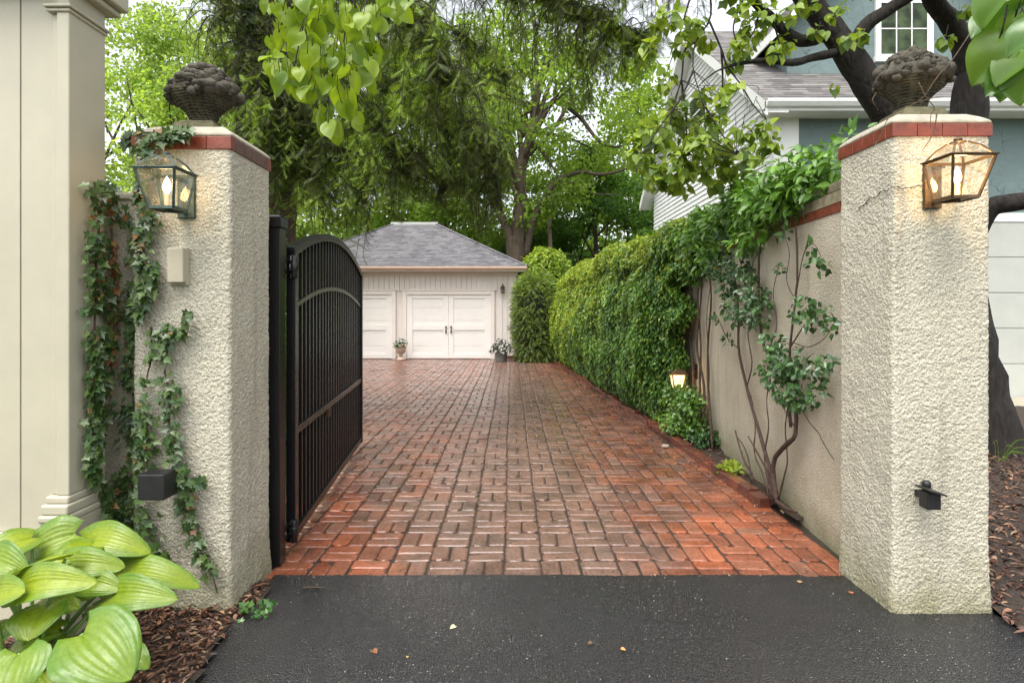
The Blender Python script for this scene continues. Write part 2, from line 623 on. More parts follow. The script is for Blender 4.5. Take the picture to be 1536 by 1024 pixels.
EDGE_L = [(-1.5, 3.76), (-1.47, 3.62), (-1.43, 3.4), (-1.50, 3.16), (-1.46, 2.9), (-1.39, 2.6), (-1.5, 1.5), (-1.9, -1), (-2.6, -6)]
EDGE_R = [(2.12, 3.76), (2.14, 3.35), (2.62, 3.30), (2.60, 3.12), (2.72, 2.9), (3.3, 2.2), (3.9, .5), (4.4, -6)]
am = MB()
lip = [(x_, 3.715 + .022 * noise.noise(Vector((x_ * 2.2, 4, 0))) + .012 * noise.noise(Vector((x_ * 9, 1, 0)))) for x_ in np.linspace(-1.47, 2.10, 90)]
pts = [(x, y) for x, y in EDGE_L[:0:-1]] + lip + [(x, y) for x, y in EDGE_R[1:]]
am.prism(pts, -.05, .004)
tag(am.build('asphalt_driveway', M['asphalt']), 'wet black asphalt in front of the two gate pillars', 'asphalt', kind='structure')


def kx(y):
    return float(np.interp(y, [3.7, 4.95, 7.54, 9.17, 13.9, 18.1, 19.9], [2.12, 2.04, 1.94, 1.85, 1.57, 1.27, 1.2]))


def wall_x(y):                                       # face of the long wall on the right
    return float(np.interp(y, [3.7, 4.05, 8, 12, 18.6], [2.18, 2.2, 2.47, 2.3, 1.95]))


def lx(y):
    return float(np.interp(y, [3.7, 7.5, 11, 19.9], [-1.62, -2.35, -4.2, -7.2]))


bm = MB()
mod = .2455
r2 = random.Random(3)


def brick(cx, cy, lxx, lyy, mi=0):
    ox, oy = r2.uniform(-.003, .003), r2.uniform(-.003, .003)
    a = r2.gauss(0, .018)
    ca, sa = math.cos(a), math.sin(a)
    h = r2.uniform(-.004, .004)
    tx, ty = r2.gauss(0, .012), r2.gauss(0, .012)
    w, l = lxx / 2 - .003 - r2.uniform(0, .004), lyy / 2 - .003 - r2.uniform(0, .004)
    worn = r2.uniform(.006, .03) if lxx > lyy else (r2.uniform(.008, .026) if r2.random() < .5 else r2.uniform(.02, .055))
    vs = []
    for ins, z in ((0, -.03), (0, -.007), (.009, 0)):
        for sx, sy in ((-1, -1), (1, -1), (1, 1), (-1, 1)):
            cw = min(worn * r2.uniform(.4, 1.2), w * .8, l * .8)
            q = [(sx * (w - ins), sy * (l - ins - cw)), (sx * (w - ins - cw), sy * (l - ins))]
            if sx * sy > 0:
                pass
            # keep the ring turning one way
            if (sx, sy) in ((-1, -1), (1, 1)):
                q = [q[0], q[1]]
            else:
                q = [q[1], q[0]]
            for x, y in q:
                vs.append((cx + ox + x * ca - y * sa, cy + oy + x * sa + y * ca, z + (h + x * tx + y * ty if z > -.02 else 0)))
    fs = []
    for k in range(2):
        for i in range(8):
            fs.append((k * 8 + i, k * 8 + (i + 1) % 8, k * 8 + 8 + (i + 1) % 8, k * 8 + 8 + i))
    fs.append(tuple(range(16, 24)))
    bm.add(vs, fs, False, mi)


for j in range(0, 66):
    y0 = 3.69 + j * mod
    if y0 > 19.75:
        break
    for i in range(-24, 14):
        x0 = -1.034 + i * mod
        xc = x0 + mod / 2 + .006 * math.sin(j * .31) + .003 * math.sin(j * 1.7 + i)
        if xc > kx(y0) + .07 and not (y0 < 4.95 and xc < wall_x(y0) - .05):
            continue
        if xc < lx(y0):
            continue
        horiz = (i + j) % 2 == 0
        if xc > .95 and r2.random() < .35:
            horiz = not horiz
        yc = y0 + mod / 2 + .005 * math.sin(i * .9 + 1 + j * .2) + .008 * math.sin(i * .37)
        if horiz:
            brick(xc, yc - mod / 4, mod, mod / 2)
            brick(xc, yc + mod / 4, mod, mod / 2)
        else:
            blue = (j == 0 and abs(xc - .515) < .14)
            brick(xc - mod / 4, yc, mod / 2, mod)
            brick(xc + mod / 4, yc, mod / 2, mod, 2 if blue else 0)
xs = [lx(y) - .2 for y in (3.7, 7.5, 11, 19.9)]
jm = [(xs[0], 3.66), (2.2, 3.66), (2.3, 6), (2.3, 12), (1.6, 19.9), (xs[3], 19.9), (xs[2], 11), (xs[1], 7.5)]
bm.add([(x, y, -.012) for x, y in jm], [tuple(range(len(jm)))], mi=1)
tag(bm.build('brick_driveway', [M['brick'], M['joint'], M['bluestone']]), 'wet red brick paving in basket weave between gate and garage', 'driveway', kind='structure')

# brick edging on the right, bed behind it
em = MB()
r3 = random.Random(5)
y = 4.98
while y < 18.0:
    x = kx(y)
    l = .215
    h = .078 + r3.uniform(-.02, .014)
    a = math.atan2(kx(y + l) - x, l) + r3.gauss(0, .03)
    d = Vector((math.sin(a), math.cos(a), 0))
    c = Vector((x + .06, y + l / 2, h / 2 - .02))
    em.bar(c - d * (l / 2 - .004), c + d * (l / 2 - .004), .105, h + .04)
    y += l + .004
tag(em.build('brick_edging', M['kerb'], bevel=.008), 'low kerb of red bricks along the planting bed on the right', 'edging', kind='structure')


def bed(name, poly, zf, mat, step=.05):
    """a bumpy sheet of soil inside a polygon"""
    P2 = np.array(poly)
    x0, y0 = P2.min(0)
    x1, y1 = P2.max(0)
    nx, ny = int((x1 - x0) / step) + 2, int((y1 - y0) / step) + 2
    X, Y = np.meshgrid(np.linspace(x0, x1, nx), np.linspace(y0, y1, ny))

    def inside(x, y):
        c = False
        n = len(poly)
        for i in range(n):
            (xa, ya), (xb, yb) = poly[i], poly[(i + 1) % n]
            if (ya > y) != (yb > y) and x < (xb - xa) * (y - ya) / (yb - ya + 1e-12) + xa:
                c = not c
        return c
    ins = [[inside(X[i, k], Y[i, k]) for k in range(nx)] for i in range(ny)]
    m = MB()
    vs = []
    for i in range(ny):
        for k in range(nx):
            p = Vector((X[i, k], Y[i, k], 0))
            vs.append((p.x, p.y, zf(p.x, p.y) + .012 * noise.noise(p * 9) + .02 * noise.noise(p * 2.5)))
    fs = [(i * nx + k, i * nx + k + 1, (i + 1) * nx + k + 1, (i + 1) * nx + k) for i in range(ny - 1) for k in range(nx - 1)
          if ins[i][k] and ins[i][k + 1] and ins[i + 1][k] and ins[i + 1][k + 1]]
    m.add(vs, fs, True)
    o = m.build(name, mat)
    keep = [(vs[f[0]]) for f in fs]
    return o, np.array(keep)


poly_l = [(x, y) for x, y in EDGE_L[1:]] + [(-5, -6), (-5, 3.7), (-1.6, 3.7)]
poly_l = [(x + .045, y) for x, y in EDGE_L[1:7]] + [(-1.9, .8), (-4, .8), (-4, 3.6), (-1.55, 3.6)]
bed_l, pts_l = bed('mulch_bed', poly_l, lambda x, y: .02, M['soil'], .03)
tag(bed_l, 'brown mulch bed round the hosta on the left', 'mulch bed', kind='structure')
poly_r = [(2.55, 3.75), (2.55, 3.3), (2.53, 3.12), (2.66, 2.86), (3.24, 2.2), (9, 2.2), (9, 9.5), (2.55, 9.5)]
bed_r, pts_r = bed('mulch_bed', poly_r, lambda x, y: .022 + .1 * max(0, min(1, (y - 3) / 3)), M['soil'], .07)
tag(bed_r, 'leaf strewn mulch bed round the tree on the right', 'mulch bed', kind='structure')
poly_w = [(kx(yy) + .08, yy) for yy in np.linspace(4.95, 18.4, 16)] + [(wall_x(yy) + .02, yy) for yy in np.linspace(18.4, 4.2, 10)] + [(2.17, 4.4)]
bed_w, pts_w = bed('soil_bed', poly_w, lambda x, y: .045, M['soil'])
tag(bed_w, 'narrow soil bed between brick edging and stuccoed wall', 'soil bed', kind='structure')


def chips(name, pts, n, lo, hi, mat, label):
    i = rng.integers(0, len(pts), n)
    p = pts[i] + np.stack([rng.uniform(-.04, .04, n), rng.uniform(-.04, .04, n), rng.uniform(.004, .02, n)], 1)
    d = np.stack([rng.normal(0, 1, n), rng.normal(0, 1, n), rng.normal(0, .25, n)], 1)
    nn = np.stack([rng.normal(0, .35, n), rng.normal(0, .35, n), np.ones(n)], 1)
    sz = rng.uniform(lo, hi, n)
    o = scatter(name, mat, None, T_OVAL, p, d, nn, sz, rng.uniform(.35, 1.1, n))
    tag(o, label, 'mulch', kind='stuff')


M['chip'] = leaf_mat('mulch_chips', [(.05, .022, .014), (.09, .034, .018), (.15, .06, .03), (.03, .016, .011), (.24, .12, .06), (.07, .026, .015), (.04, .018, .012), (.32, .2, .12)], .0, .5)
near_l = pts_l[(pts_l[:, 1] > 1.9)]
chips('mulch_chips', near_l, 15000, .015, .06, M['chip'], 'shredded bark mulch under the hosta and the left pillar')
near_r = pts_r[(pts_r[:, 1] < 7.5) & (pts_r[:, 0] < 6.2)]
chips('mulch_chips', near_r, 14000, .02, .075, M['chip'], 'bark mulch and dead leaves beside the right pillar')
chips('leaf_litter', pts_w, 2600, .02, .06, M['chip'], 'dead leaves and bits of bark on the soil below the wall')
nn_ = 650
yy = rng.uniform(4.2, 19, nn_)
litter = np.stack([np.array([kx(a) for a in yy]) - np.abs(rng.normal(0, .16, nn_)) - .02, yy, np.full(nn_, .0)], 1)
chips('leaf_litter', litter, 900, .015, .05, M['chip'], 'thin line of leaf crumbs along the foot of the brick edging')
chips('leaf_litter', np.stack([rng.uniform(-1.5, 2.1, 300), np.abs(rng.normal(0, .05, 300)) + 3.70, np.full(300, .0)], 1), 420, .006, .026, M['chip'], 'crumbs of leaf along the seam of asphalt and brick')

k = 13000                                                     # pale chips standing in for sparkles of light on the wet asphalt
gx_, gy_ = rng.uniform(-1.35, 2.6, k), rng.uniform(1.8, 3.68, k)
kp = rng.random(k) < .25 + .75 * np.array([max(0, min(1, .5 + 1.6 * noise.noise(Vector((a * 1.3, b * 1.3, 2))))) for a, b in zip(gx_, gy_)])
gx_, gy_ = gx_[kp], gy_[kp]
k = len(gx_)
o = scatter('sparkle_grit', leaf_mat('pale_sparkle_grit', [(.12, .115, .105), (.22, .21, .19), (.4, .38, .33), (.08, .08, .08), (.15, .14, .12)], 0, .25), None, T_OVAL, np.stack([gx_, gy_, rng.uniform(.0048, .006, k)], 1), rn(k) * np.array([1, 1, .1]), rn(k, .3) + np.array([0, 0, 1]), rng.uniform(.002, .005, k) * rng.choice([1, 1, 1, 1.5], k), np.full(k, 2.0))
tag(o, 'pale stone grit standing in for light sparkles on the wet asphalt', 'grit', kind='stuff')

# ------------------------------------------------------------------ pillars
def shaft_mesh(x0, x1, y0, y1, z0, z1, r=.022, step=.0105, amp=.0055):
    m = MB()
    ring = []

    def seg(ax, ay, bx, by):
        n = max(2, int(math.hypot(bx - ax, by - ay) / step))
        nx, ny = (by - ay), -(bx - ax)
        L = math.hypot(nx, ny)
        for i in range(n):
            t = i / n
            ring.append((ax + (bx - ax) * t, ay + (by - ay) * t, nx / L, ny / L))
    def arc(cx, cy, a0):
        for i in range(4):
            a = R(a0 + 90 * i / 4)
            ring.append((cx + r * math.cos(a), cy + r * math.sin(a), math.cos(a), math.sin(a)))
    seg(x0 + r, y0, x1 - r, y0); arc(x1 - r, y0 + r, -90)
    seg(x1, y0 + r, x1, y1 - r); arc(x1 - r, y1 - r, 0)
    seg(x1 - r, y1, x0 + r, y1); arc(x0 + r, y1 - r, 90)
    seg(x0, y1 - r, x0, y0 + r); arc(x0 + r, y0 + r, 180)
    n = len(ring)
    zs = np.linspace(z0, z1, int((z1 - z0) / step))
    vs = []
    for z in zs:
        flare = .018 * max(0, 1 - z / .35) ** 2
        fade = min(1, (z1 - z) / .03)
        for x, y, nx, ny in ring:
            p = Vector((x, y, z))
            d = amp * fade * (.8 * noise.noise(p * 62) + .8 * noise.noise(p * 105) + .7 * noise.noise(p * 6)) + flare
            vs.append((x + nx * d, y + ny * d, z))
    k = len(zs)
    fs = [(i * n + a, i * n + (a + 1) % n, (i + 1) * n + (a + 1) % n, (i + 1) * n + a) for i in range(k - 1) for a in range(n)]
    m.add(vs, fs, True)
    return m


def pillar(x0, x1, y0, y1, zb0, zb1, zc, label, brown_side):
    cx, cy = (x0 + x1) / 2, (y0 + y1) / 2
    t = thing('gate_pillar', (cx, cy, 0), label, 'pillar', 'stuccoed gate pillars')
    shaft_mesh(x0, x1, y0, y1, -.03, zb0).build('shaft', M['pillar'], t)
    e = .008
    b = MB()
    n = 4
    for s in range(n):                                       # tiles of the band, front and back, then the sides
        a, c = x0 - e + (x1 - x0 + 2 * e) * s / n, x0 - e + (x1 - x0 + 2 * e) * (s + 1) / n
        b.box(a + .0015, c - .0015, y0 - e, y0 + .05, zb0, zb1)
        b.box(a + .0015, c - .0015, y1 - .05, y1 + e, zb0, zb1)
        a, c = y0 + .052 + (y1 - y0 - .104) * s / n, y0 + .052 + (y1 - y0 - .104) * (s + 1) / n
        b.box(x1 - .05, x1 + e, a + .0015, c - .0015, zb0, zb1, mi=1)
        b.box(x0 - e, x0 + .05, a + .0015, c - .0015, zb0, zb1, mi=1)
    b.box(x0 + .01, x1 - .01, y0 + .01, y1 - .01, zb0 + .002, zb1 - .002, mi=2)
    b.build('brick_band', [M['band'], M['band_old'] if brown_side else M['band'], M['joint']], t, .003)
    c = MB()
    w, d = x1 - x0 + .012, y1 - y0 + .012
    zs = [(0, 0), (.02, 0), (.055, .035), (.085, .075), (.1, .12), (.106, .2)]
    zs = [(h * (zc - zb1) / .106, i) for h, i in zs]
    vs = []
    for h, i in zs:
        for sx, sy in ((-1, -1), (1, -1), (1, 1), (-1, 1)):
            vs.append((cx + sx * (w / 2 - i), cy + sy * (d / 2 - i), zb1 + .001 + h))
    k = len(zs)
    fs = [(a * 4 + q, a * 4 + (q + 1) % 4, a * 4 + 4 + (q + 1) % 4, a * 4 + 4 + q) for a in range(k - 1) for q in range(4)]
    fs += [(3, 2, 1, 0), tuple(range(k * 4 - 4, k * 4))]
    c.add(vs, fs)
    c.build('cap', M['concrete'], t, .012, 3)
    return t


LP = (-2.06, -1.53, 3.26, 3.79)
RP = (2.07, 2.60, 3.26, 3.79)
left_pillar = pillar(*LP, 2.515, 2.585, 2.675, 'left roughcast gate pillar with ivy climbing its edge', True)
right_pillar = pillar(*RP, 2.585, 2.655, 2.745, 'right roughcast gate pillar with a crack below its lamp', False)


def crack(pts, parent):
    m = MB()
    for a, b in zip(pts[:-1], pts[1:]):
        m.tube([a, ((a[0] + b[0]) / 2, (a[1] + b[1]) / 2, (a[2] + b[2]) / 2 + random.uniform(-.006, .006)), b], .0028, 4)
    m.build('crack', M['joint'], parent)


crack([P(px, py, 3.247) for px, py in ((1337, 282), (1346, 279), (1354, 283), (1366, 281), (1378, 278), (1388, 279))], right_pillar)
crack([(2.062, y, z) for y, z in ((3.29, 2.30), (3.36, 2.305), (3.40, 2.28), (3.46, 2.29), (3.52, 2.255), (3.57, 2.25))], right_pillar)


def urn(cx, cy, z, s, label, tilt, seed):
    t = thing('stone_urn', (cx, cy, z), label, 'urn', 'stone fruit baskets on the pillars')
    b = MB()
    b.frustum((cx, cy, z - .035), .25 * s, .25 * s, (cx, cy, z + .006), .235 * s, .235 * s)
    b.frustum((cx, cy, z + .006), .235 * s, .235 * s, (cx, cy, z + .02), .19 * s, .19 * s)
    b.build('plinth', M['urn_base'], t, .006)
    k = MB()
    prof = [(.088, .015), (.094, .03), (.08, .042), (.086, .06), (.095, .08), (.112, .10), (.14, .125), (.165, .15), (.18, .17), (.192, .19), (.198, .205), (.19, .217), (.16, .22)]
    k.lathe((cx, cy, z), [(r * s * (1 + .012 * (i % 2)), h * s) for i, (r, h) in enumerate(prof)], 40, 1.0, .8, .10)
    k.build('basket', M['weave'], t)
    f = MB()
    rr = random.Random(seed)
    for i in range(420):
        a, q = rr.uniform(0, 6.283), rr.random() ** .5
        rad = .2 * s * q
        h = .205 * s + .165 * s * (1 - q ** 2.2) + rr.uniform(-.03, .015)
        kind = rr.random()
        r = (.0125 if kind < .62 else .026 if kind < .87 else .042) * s * rr.uniform(.85, 1.15)
        f.ball((cx + math.cos(a) * rad, cy + math.sin(a) * rad * .82, z + h - r * .3), r, (rr.uniform(.8, 1.4), rr.uniform(.8, 1.2), rr.uniform(.6, .95)), 9, 6, .35)
    f.ball((cx, cy, z + .22 * s), .17 * s, (1.1, .9, .75), 14, 9, .2)
    f.build('fruit', M['urn'], t)
    return t


ux, uy, uz = P(301, 184, 3.52)
urn(-1.81, 3.52, 2.705, .95, 'stone fruit basket on the left pillar beside the big conifer', 0, 4)
urn(2.33, 3.50, 2.775, 1.0, 'darker stone fruit basket on the right pillar under the trunks', 0, 9)

# ------------------------------------------------------------------ lanterns
def lantern(cx, y0, zt, frame, w, label, power):
    """zt: height of the eave; y0: depth of the front glass; hangs from a back plate on the pillar"""
    d = w
    y1 = y0 + d
    cy = (y0 + y1) / 2
    yb = 3.25
    h = w * .93
    wb = w * .62
    t = thing('wall_lantern', (cx, yb, zt - h), label, 'lantern', 'copper wall lanterns')
    zb = zt - h
    fr = MB()
    b = .013
    top = [(cx + sx * w / 2, cy + sy * d / 2, zt) for sx, sy in ((-1, -1), (1, -1), (1, 1), (-1, 1))]
    bot = [(cx + sx * wb / 2, cy + .02 + sy * wb / 2, zb) for sx, sy in ((-1, -1), (1, -1), (1, 1), (-1, 1))]
    ap = (cx, cy + .005, zt + w * .42)
    sh = [(cx + sx * .03, cy + .005 + sy * .03, zt + w * .40) for sx, sy in ((-1, -1), (1, -1), (1, 1), (-1, 1))]
    mid = [((a[0] * .52 + c[0] * .48), (a[1] * .52 + c[1] * .48), zt + w * .25) for a, c in zip(top, sh)]
    for i in range(4):
        j = (i + 1) % 4
        fr.bar(bot[i], top[i], b, b)
        fr.bar(top[i], top[j], b, b * 1.1)
        fr.bar(bot[i], bot[j], b, b * 1.3)
        fr.bar(top[i], mid[i], b * .75, b * .75)
        fr.bar(mid[i], sh[i], b * .75, b * .75)
    eave = [(c[0] + (c[0] - cx) * .09, c[1] + (c[1] - cy) * .09, zt + .004) for c in top]
    for i in range(4):
        fr.bar(eave[i], eave[(i + 1) % 4], .008, .007)
    fr.lathe((cx, cy + .005, 0), [(.032, zt + w * .39), (.04, zt + w * .41), (.026, zt + w * .43), (.016, zt + w * .455), (.02, zt + w * .47), (.019, zt + w * .5), (.006, zt + w * .525)], 14)
    fr.build('frame', frame, t, .0015, 1)
    bk = MB()
    bk.box(cx - .045, cx + .045, yb - .012, yb + .02, zb - .02, zt + .02)
    bk.bar((cx, yb, zb + .01), (cx, cy, zb - .012), .02, .02)
    bk.bar((cx, yb, zt - .01), (cx, y1 + .0, zt - .01), .02, .02)
    bk.build('bracket', frame, t, .002)
    fl = MB()
    fl.box(cx - wb / 2, cx + wb / 2, cy + .02 - wb / 2, cy + .02 + wb / 2, zb - .003, zb + .004)
    fl.build('floor_plate', frame, t)
    for i in range(4):
        j = (i + 1) % 4
        gmb = MB()
        gmb.add([bot[i], bot[j], top[j], top[i]], [(0, 1, 2, 3)])
        gmb.build('glass_pane', M['glass'], t)
        gmb = MB()
        gmb.add([top[i], top[j], mid[j], mid[i], sh[j], sh[i]], [(0, 1, 2, 3), (3, 2, 4, 5)])
        gmb.build('roof_pane', M['glass'], t)
    s = MB()
    s.lathe((cx, cy + .01, zb), [(.022, .003), (.022, .012), (.012, .016), (.012, .075), (.009, .078)], 14)
    s.build('candle_sleeve', M['socket'], t)
    q = MB()
    q.lathe((cx, cy + .01, zb + .078), [(.007, 0), (.016, .015), (.019, .034), (.014, .056), (.006, .075), (.001, .085)], 14)
    q.build('bulb', M['bulb'], t)
    L = bpy.data.lights.new('lantern_light', 'POINT')
    L.energy = power
    L.color = (1, .62, .28)
    L.shadow_soft_size = .03
    lo = bpy.data.objects.new('lantern_light', L)
    COL.objects.link(lo)
    lo.location = (cx, cy - .02, zb + .125)
    return t


lantern(-1.762, 2.955, 2.345, M['verdigris'], .198, 'green weathered copper lantern on the left ivy clad pillar', .5)
lantern(2.275, 2.95, 2.41, M['bronze'], .212, 'brown bronze lantern glowing brightly on the right pillar', 3.6)

# small boxes on the pillars
x, _, z = P(262, 399, 3.2)
m = MB()
t = thing('junction_box', (x, 3.25, z), 'beige upright cover box on the left pillar under the lantern', 'junction box')
m.box(x - .044, x + .044, 3.2, 3.262, z - .088, z + .098)
m.build('cover', M['beige'], t, .006)
m = MB()
m.box(x - .048, x + .048, 3.235, 3.264, z - .1, z + .102)
m.build('back_plate', M['beige'], t, .003)

x, _, z = P(226, 731, 3.05)
t = thing('gate_sensor', (x, 3.25, z), 'black square sensor box in the ivy of the left pillar', 'sensor', 'black sensor boxes')
m = MB()
m.box(x - .068, x + .068, 3.05, 3.16, z - .066, z + .066)
m.build('housing', M['blackbox'], t, .006)
m = MB()
m.box(x - .02, x + .03, 3.16, 3.265, z - .03, z + .03)
m.build('mount', M['blackbox'], t)
m = MB()
m.box(x - .03, x + .02, 3.06, 3.10, z - .076, z - .066)
m.build('drain_clip', M['concrete'], t, .002)

x, _, z = P(1408, 752, 3.1)
t = thing('gate_sensor', (x, 3.25, z), 'small black hooded sensor on the right pillar near the ground', 'sensor', 'black sensor boxes')
m = MB()
m.box(x - .036, x + .036, 3.13, 3.2, z - .055, z + .035)
m.build('housing', M['blackbox'], t, .005)
m = MB()
m.add([(x + a * .044, yy_, z + .036 + h - a * .012) for h in (0, .009) for yy_ in (3.10, 3.22) for a in (-1, 1)], [(0, 2, 3, 1), (4, 5, 7, 6), (0, 1, 5, 4), (2, 6, 7, 3), (0, 4, 6, 2), (1, 3, 7, 5)])
m.build('hood', M['blackbox'], t)
m = MB()
m.bar((x + .0, 3.2, z), (x, 3.262, z), .035, .035)
m.lathe((x + .03, 3.235, z + .05), [(.022, -.02), (.022, .012), (.015, .02)], 14)
m.build('mount', M['blackbox'], t)

# ------------------------------------------------------------------ gate
post_x, post_y = -1.535, 3.89
t = thing('gate_post', (post_x, post_y, 0), 'square black metal post with flat cap behind left pillar', 'post')
m = MB()
m.box(post_x - .05, post_x + .05, post_y - .05, post_y + .05, 0, 2.17)
m.build('shaft', M['black'], t, .004)
m = MB()
m.box(post_x - .062, post_x + .062, post_y - .062, post_y + .062, 2.172, 2.235)
m.frustum((post_x, post_y, 2.236), .124, .124, (post_x, post_y, 2.25), .09, .09)
m.build('cap', M['black'], t, .004)

GA, GB = Vector((-1.50, 4.09, 0)), Vector((-1.80, 7.10, 0))
GD = (GB - GA).normalized()
GL = (GB - GA).length
GN = Vector((GD.y, -GD.x, 0))


def gp(s, z, off=0.0):
    q = GA + GD * s + GN * off
    return (q.x, q.y, z)


def arch(s, e, h):
    u = s / GL * 2 - 1
    return e + h * (1 - u * u)


t = thing('driveway_gate', (GA.x, GA.y, 0), 'tall arched black metal gate swung open along the left side', 'gate')
fr = MB()
fr.bar(gp(.0, .07), gp(.0, 2.05), .062, .062, up=GN)
fr.bar(gp(GL, .07), gp(GL, 2.05), .062, .062, up=GN)
fr.bar(gp(.031, .11), gp(GL - .031, .11), .05, .06)
fr.build('frame', M['black'], t, .003)
rl = MB()
rl.bar(gp(.031, .81), gp(GL - .031, .81), .045, .05)
rl.build('middle_rail', M['black'], t, .003)
for nm, e, h, w in (('top_rail', 2.04, .24, .06), ('arched_rail', 1.66, .17, .036)):
    a = MB()
    n = 28
    vs = []
    for i in range(n + 1):
        s = -.031 + (GL + .062) * i / n if nm == 'top_rail' else .031 + (GL - .062) * i / n
        z = arch(max(0, min(GL, s)), e, h)
        vs += [gp(s, z - w / 2, -w / 2), gp(s, z - w / 2, w / 2), gp(s, z + w / 2, w / 2), gp(s, z + w / 2, -w / 2)]
    fs = [(i * 4 + k, i * 4 + (k + 1) % 4, i * 4 + 4 + (k + 1) % 4, i * 4 + 4 + k) for i in range(n) for k in range(4)] + [(3, 2, 1, 0), (n * 4, n * 4 + 1, n * 4 + 2, n * 4 + 3)]
    a.add(vs, fs)
    a.build(nm, M['black'], t, .003)
npk = 25
for i in range(npk):
    s = GL * (i + 1) / (npk + 1)
    m = MB()
    m.bar(gp(s, .139), gp(s, arch(s, 2.04, .24) - .028), .024, .024, up=GN)
    m.build('picket', M['black'], t)
for z in (.16, 1.93):
    m = MB()
    for dz in (-.035, .035):
        m.bar((post_x + .02, post_y + .05, z + dz), gp(-.03, z + dz), .03, .022)
    q = gp(-.065, z, .03)
    m.tube([(q[0], q[1], z - .075), (q[0], q[1], z + .075)], .024, 12)
    m.tube([(q[0], q[1], z - .03), (q[0], q[1], z + .03)], .029, 12)
    m.build('hinge', M['black'], t, .002)
m = MB()
m.bar((post_x - .02, post_y + .05, .72), gp(.5, .76, -.06), .05, .05)
m.tube([gp(.06, .73, -.07), gp(.52, .76, -.07)], .03, 10)
m.build('opener_arm', M['blackbox'], t, .003)
m = MB()
m.box(*(lambda q: (q[0] - .012, q[0] + .012, q[1] - .03, q[1] + .03, .72, .785))(gp(1.1, 0, .02)))
m.build('latch', M['bronze'], t)
# ------------------------------------------------------------------ garage at the end of the drive
M['garage'] = paint_mat('blush_paint', (.70, .64, .59), .45, .05, .06, 20)
M['garage_door'] = paint_mat('pale_door_paint', (.75, .71, .67), .4, .03, .05, 20)
M['trim'] = paint_mat('garage_trim', (.70, .63, .58), .4, .04, .05, 20)
M['gutter'] = paint_mat('pinkish_gutter', (.60, .42, .33), .4, .05, .05, 20)
M['dull_white'] = paint_mat('dull_white_door', (.44, .45, .41), .5, .06, .05, 20)
M['white'] = paint_mat('white_paint', (.74, .75, .72), .4, .04, .05, 20)


def shingle_mat(name, cols, row, wid, axis, sl):
    """asphalt shingles; axis 'x' for a slope seen from the front, 'y' for one seen from the side"""
    m, nt, out = new_mat(name)
    g = N(nt)
    sep = g.n('ShaderNodeSeparateXYZ', {0: g.n('ShaderNodeTexCoord').outputs['Object']})
    v = g.n('ShaderNodeCombineXYZ', {0: sep.outputs[0 if axis == 'x' else 1], 1: g.math('MULTIPLY', sep.outputs[2], 1 / math.sin(sl))}).outputs[0]
    b = g.n('ShaderNodeTexBrick', {'Vector': v, 'Color1': (0, 0, 0, 1), 'Color2': (1, 1, 1, 1), 'Mortar': (.5, .5, .5, 1), 'Scale': 1.0, 'Mortar Size': .006,
                                   'Mortar Smooth': .1, 'Bias': 0.0, 'Brick Width': wid, 'Row Height': row}, offset=.41, squash=.8, squash_frequency=3)
    c = g.ramp(b.outputs[0], [(0, cols[0]), (.5, cols[1]), (1, cols[2])])
    c = g.mix(g.ramp(g.noise(v, 1.6, 6, .7), [(.35, 0), (.7, .5)]), c, cols[1])
    c = g.mix(1.0, c, g.ramp(g.noise(v, 70, 3), [(.3, .7), (.7, 1.15)]), 'MULTIPLY')
    row_f = g.math('FRACT', g.math('DIVIDE', g.n('ShaderNodeSeparateXYZ', {0: v}).outputs[1], row))
    c = g.mix(g.ramp(g.noise(g.n('ShaderNodeVectorMath', {0: v, 1: (4.0, 1 / row, 1)}, operation='MULTIPLY').outputs[0], 1.0, 1), [(.42, .35), (.56, 1)]), c, g.mix(1.0, c, g.ramp(row_f, [(0, .22), (.2, .3), (.3, 1), (1, 1)]), 'MULTIPLY'))  # shadow at each row's lower edge painted dark, broken at random
    h = g.math('SUBTRACT', g.math('SUBTRACT', 1.0, row_f), g.math('MULTIPLY', b.outputs[1], .6))
    g.bsdf(out, c, .8, g.bump(h, .7, .02), spec=.3)
    return m


GY = 19.8
gx0, gx1 = -7.45, .135
t = thing('garage', ((gx0 + gx1) / 2, GY, 0), 'pale pink board garage with grey hip roof at the end of the brick drive', 'garage')


def gz(py, Y=GY):
    return CH - (py - PY) / F * Y


def gxp(px, Y=GY):
    return (px - PX) / F * Y


EV = gz(408)                      # underside of the fascia
w = MB()
w.box(gx0, gx1, GY + .03, GY + 7, 0, EV + .1)
dx0, dx1, dz = gxp(604), gxp(742), gz(436)
mc = gxp(599)
lx0, lx1 = 2 * mc - dx1, 2 * mc - dx0
xx = gx0
while xx < gx1 - .01:             # vertical boards, a dark groove between them
    x2 = min(xx + .17, gx1)
    for a, b_, z0 in ((xx, x2, .12),):
        for q0, q1 in ((dx0, dx1), (lx0, lx1)):
            if b_ > q0 and a < q1:
                z0 = dz
        w.box(a + .006, b_ - .006, GY, GY + .028, z0, EV)
    xx = x2
w.build('wall', M['garage'], t)
m = MB()
for a, b_ in ((gxp(764), gxp(774.5)), (gx0 - .01, gx0 + .22)):
    m = MB()
    m.box(a, b_, GY - .025, GY + .2, .1, EV)
    m.build('corner_board', M['trim'], t, .004)
m = MB()
m.box(gxp(745), gxp(763.5), GY - .035, GY - .001, .1, .24)
m.build('base_board', M['trim'], t, .004)
m = MB()
m.box(gxp(745), gxp(777), GY - .05, GY + .3, -.02, .1)
m.build('brick_footing', M['kerb'], t)
m = MB()
m.box(gxp(594), gxp(603), GY - .05, GY + .3, -.02, .06)
m.build('brick_footing', M['kerb'], t)
m = MB()
m.box(gx0 - .05, gx1 + .05, GY - .04, GY - .001, EV - .1, EV + .0)
m.build('frieze', M['trim'], t, .004)
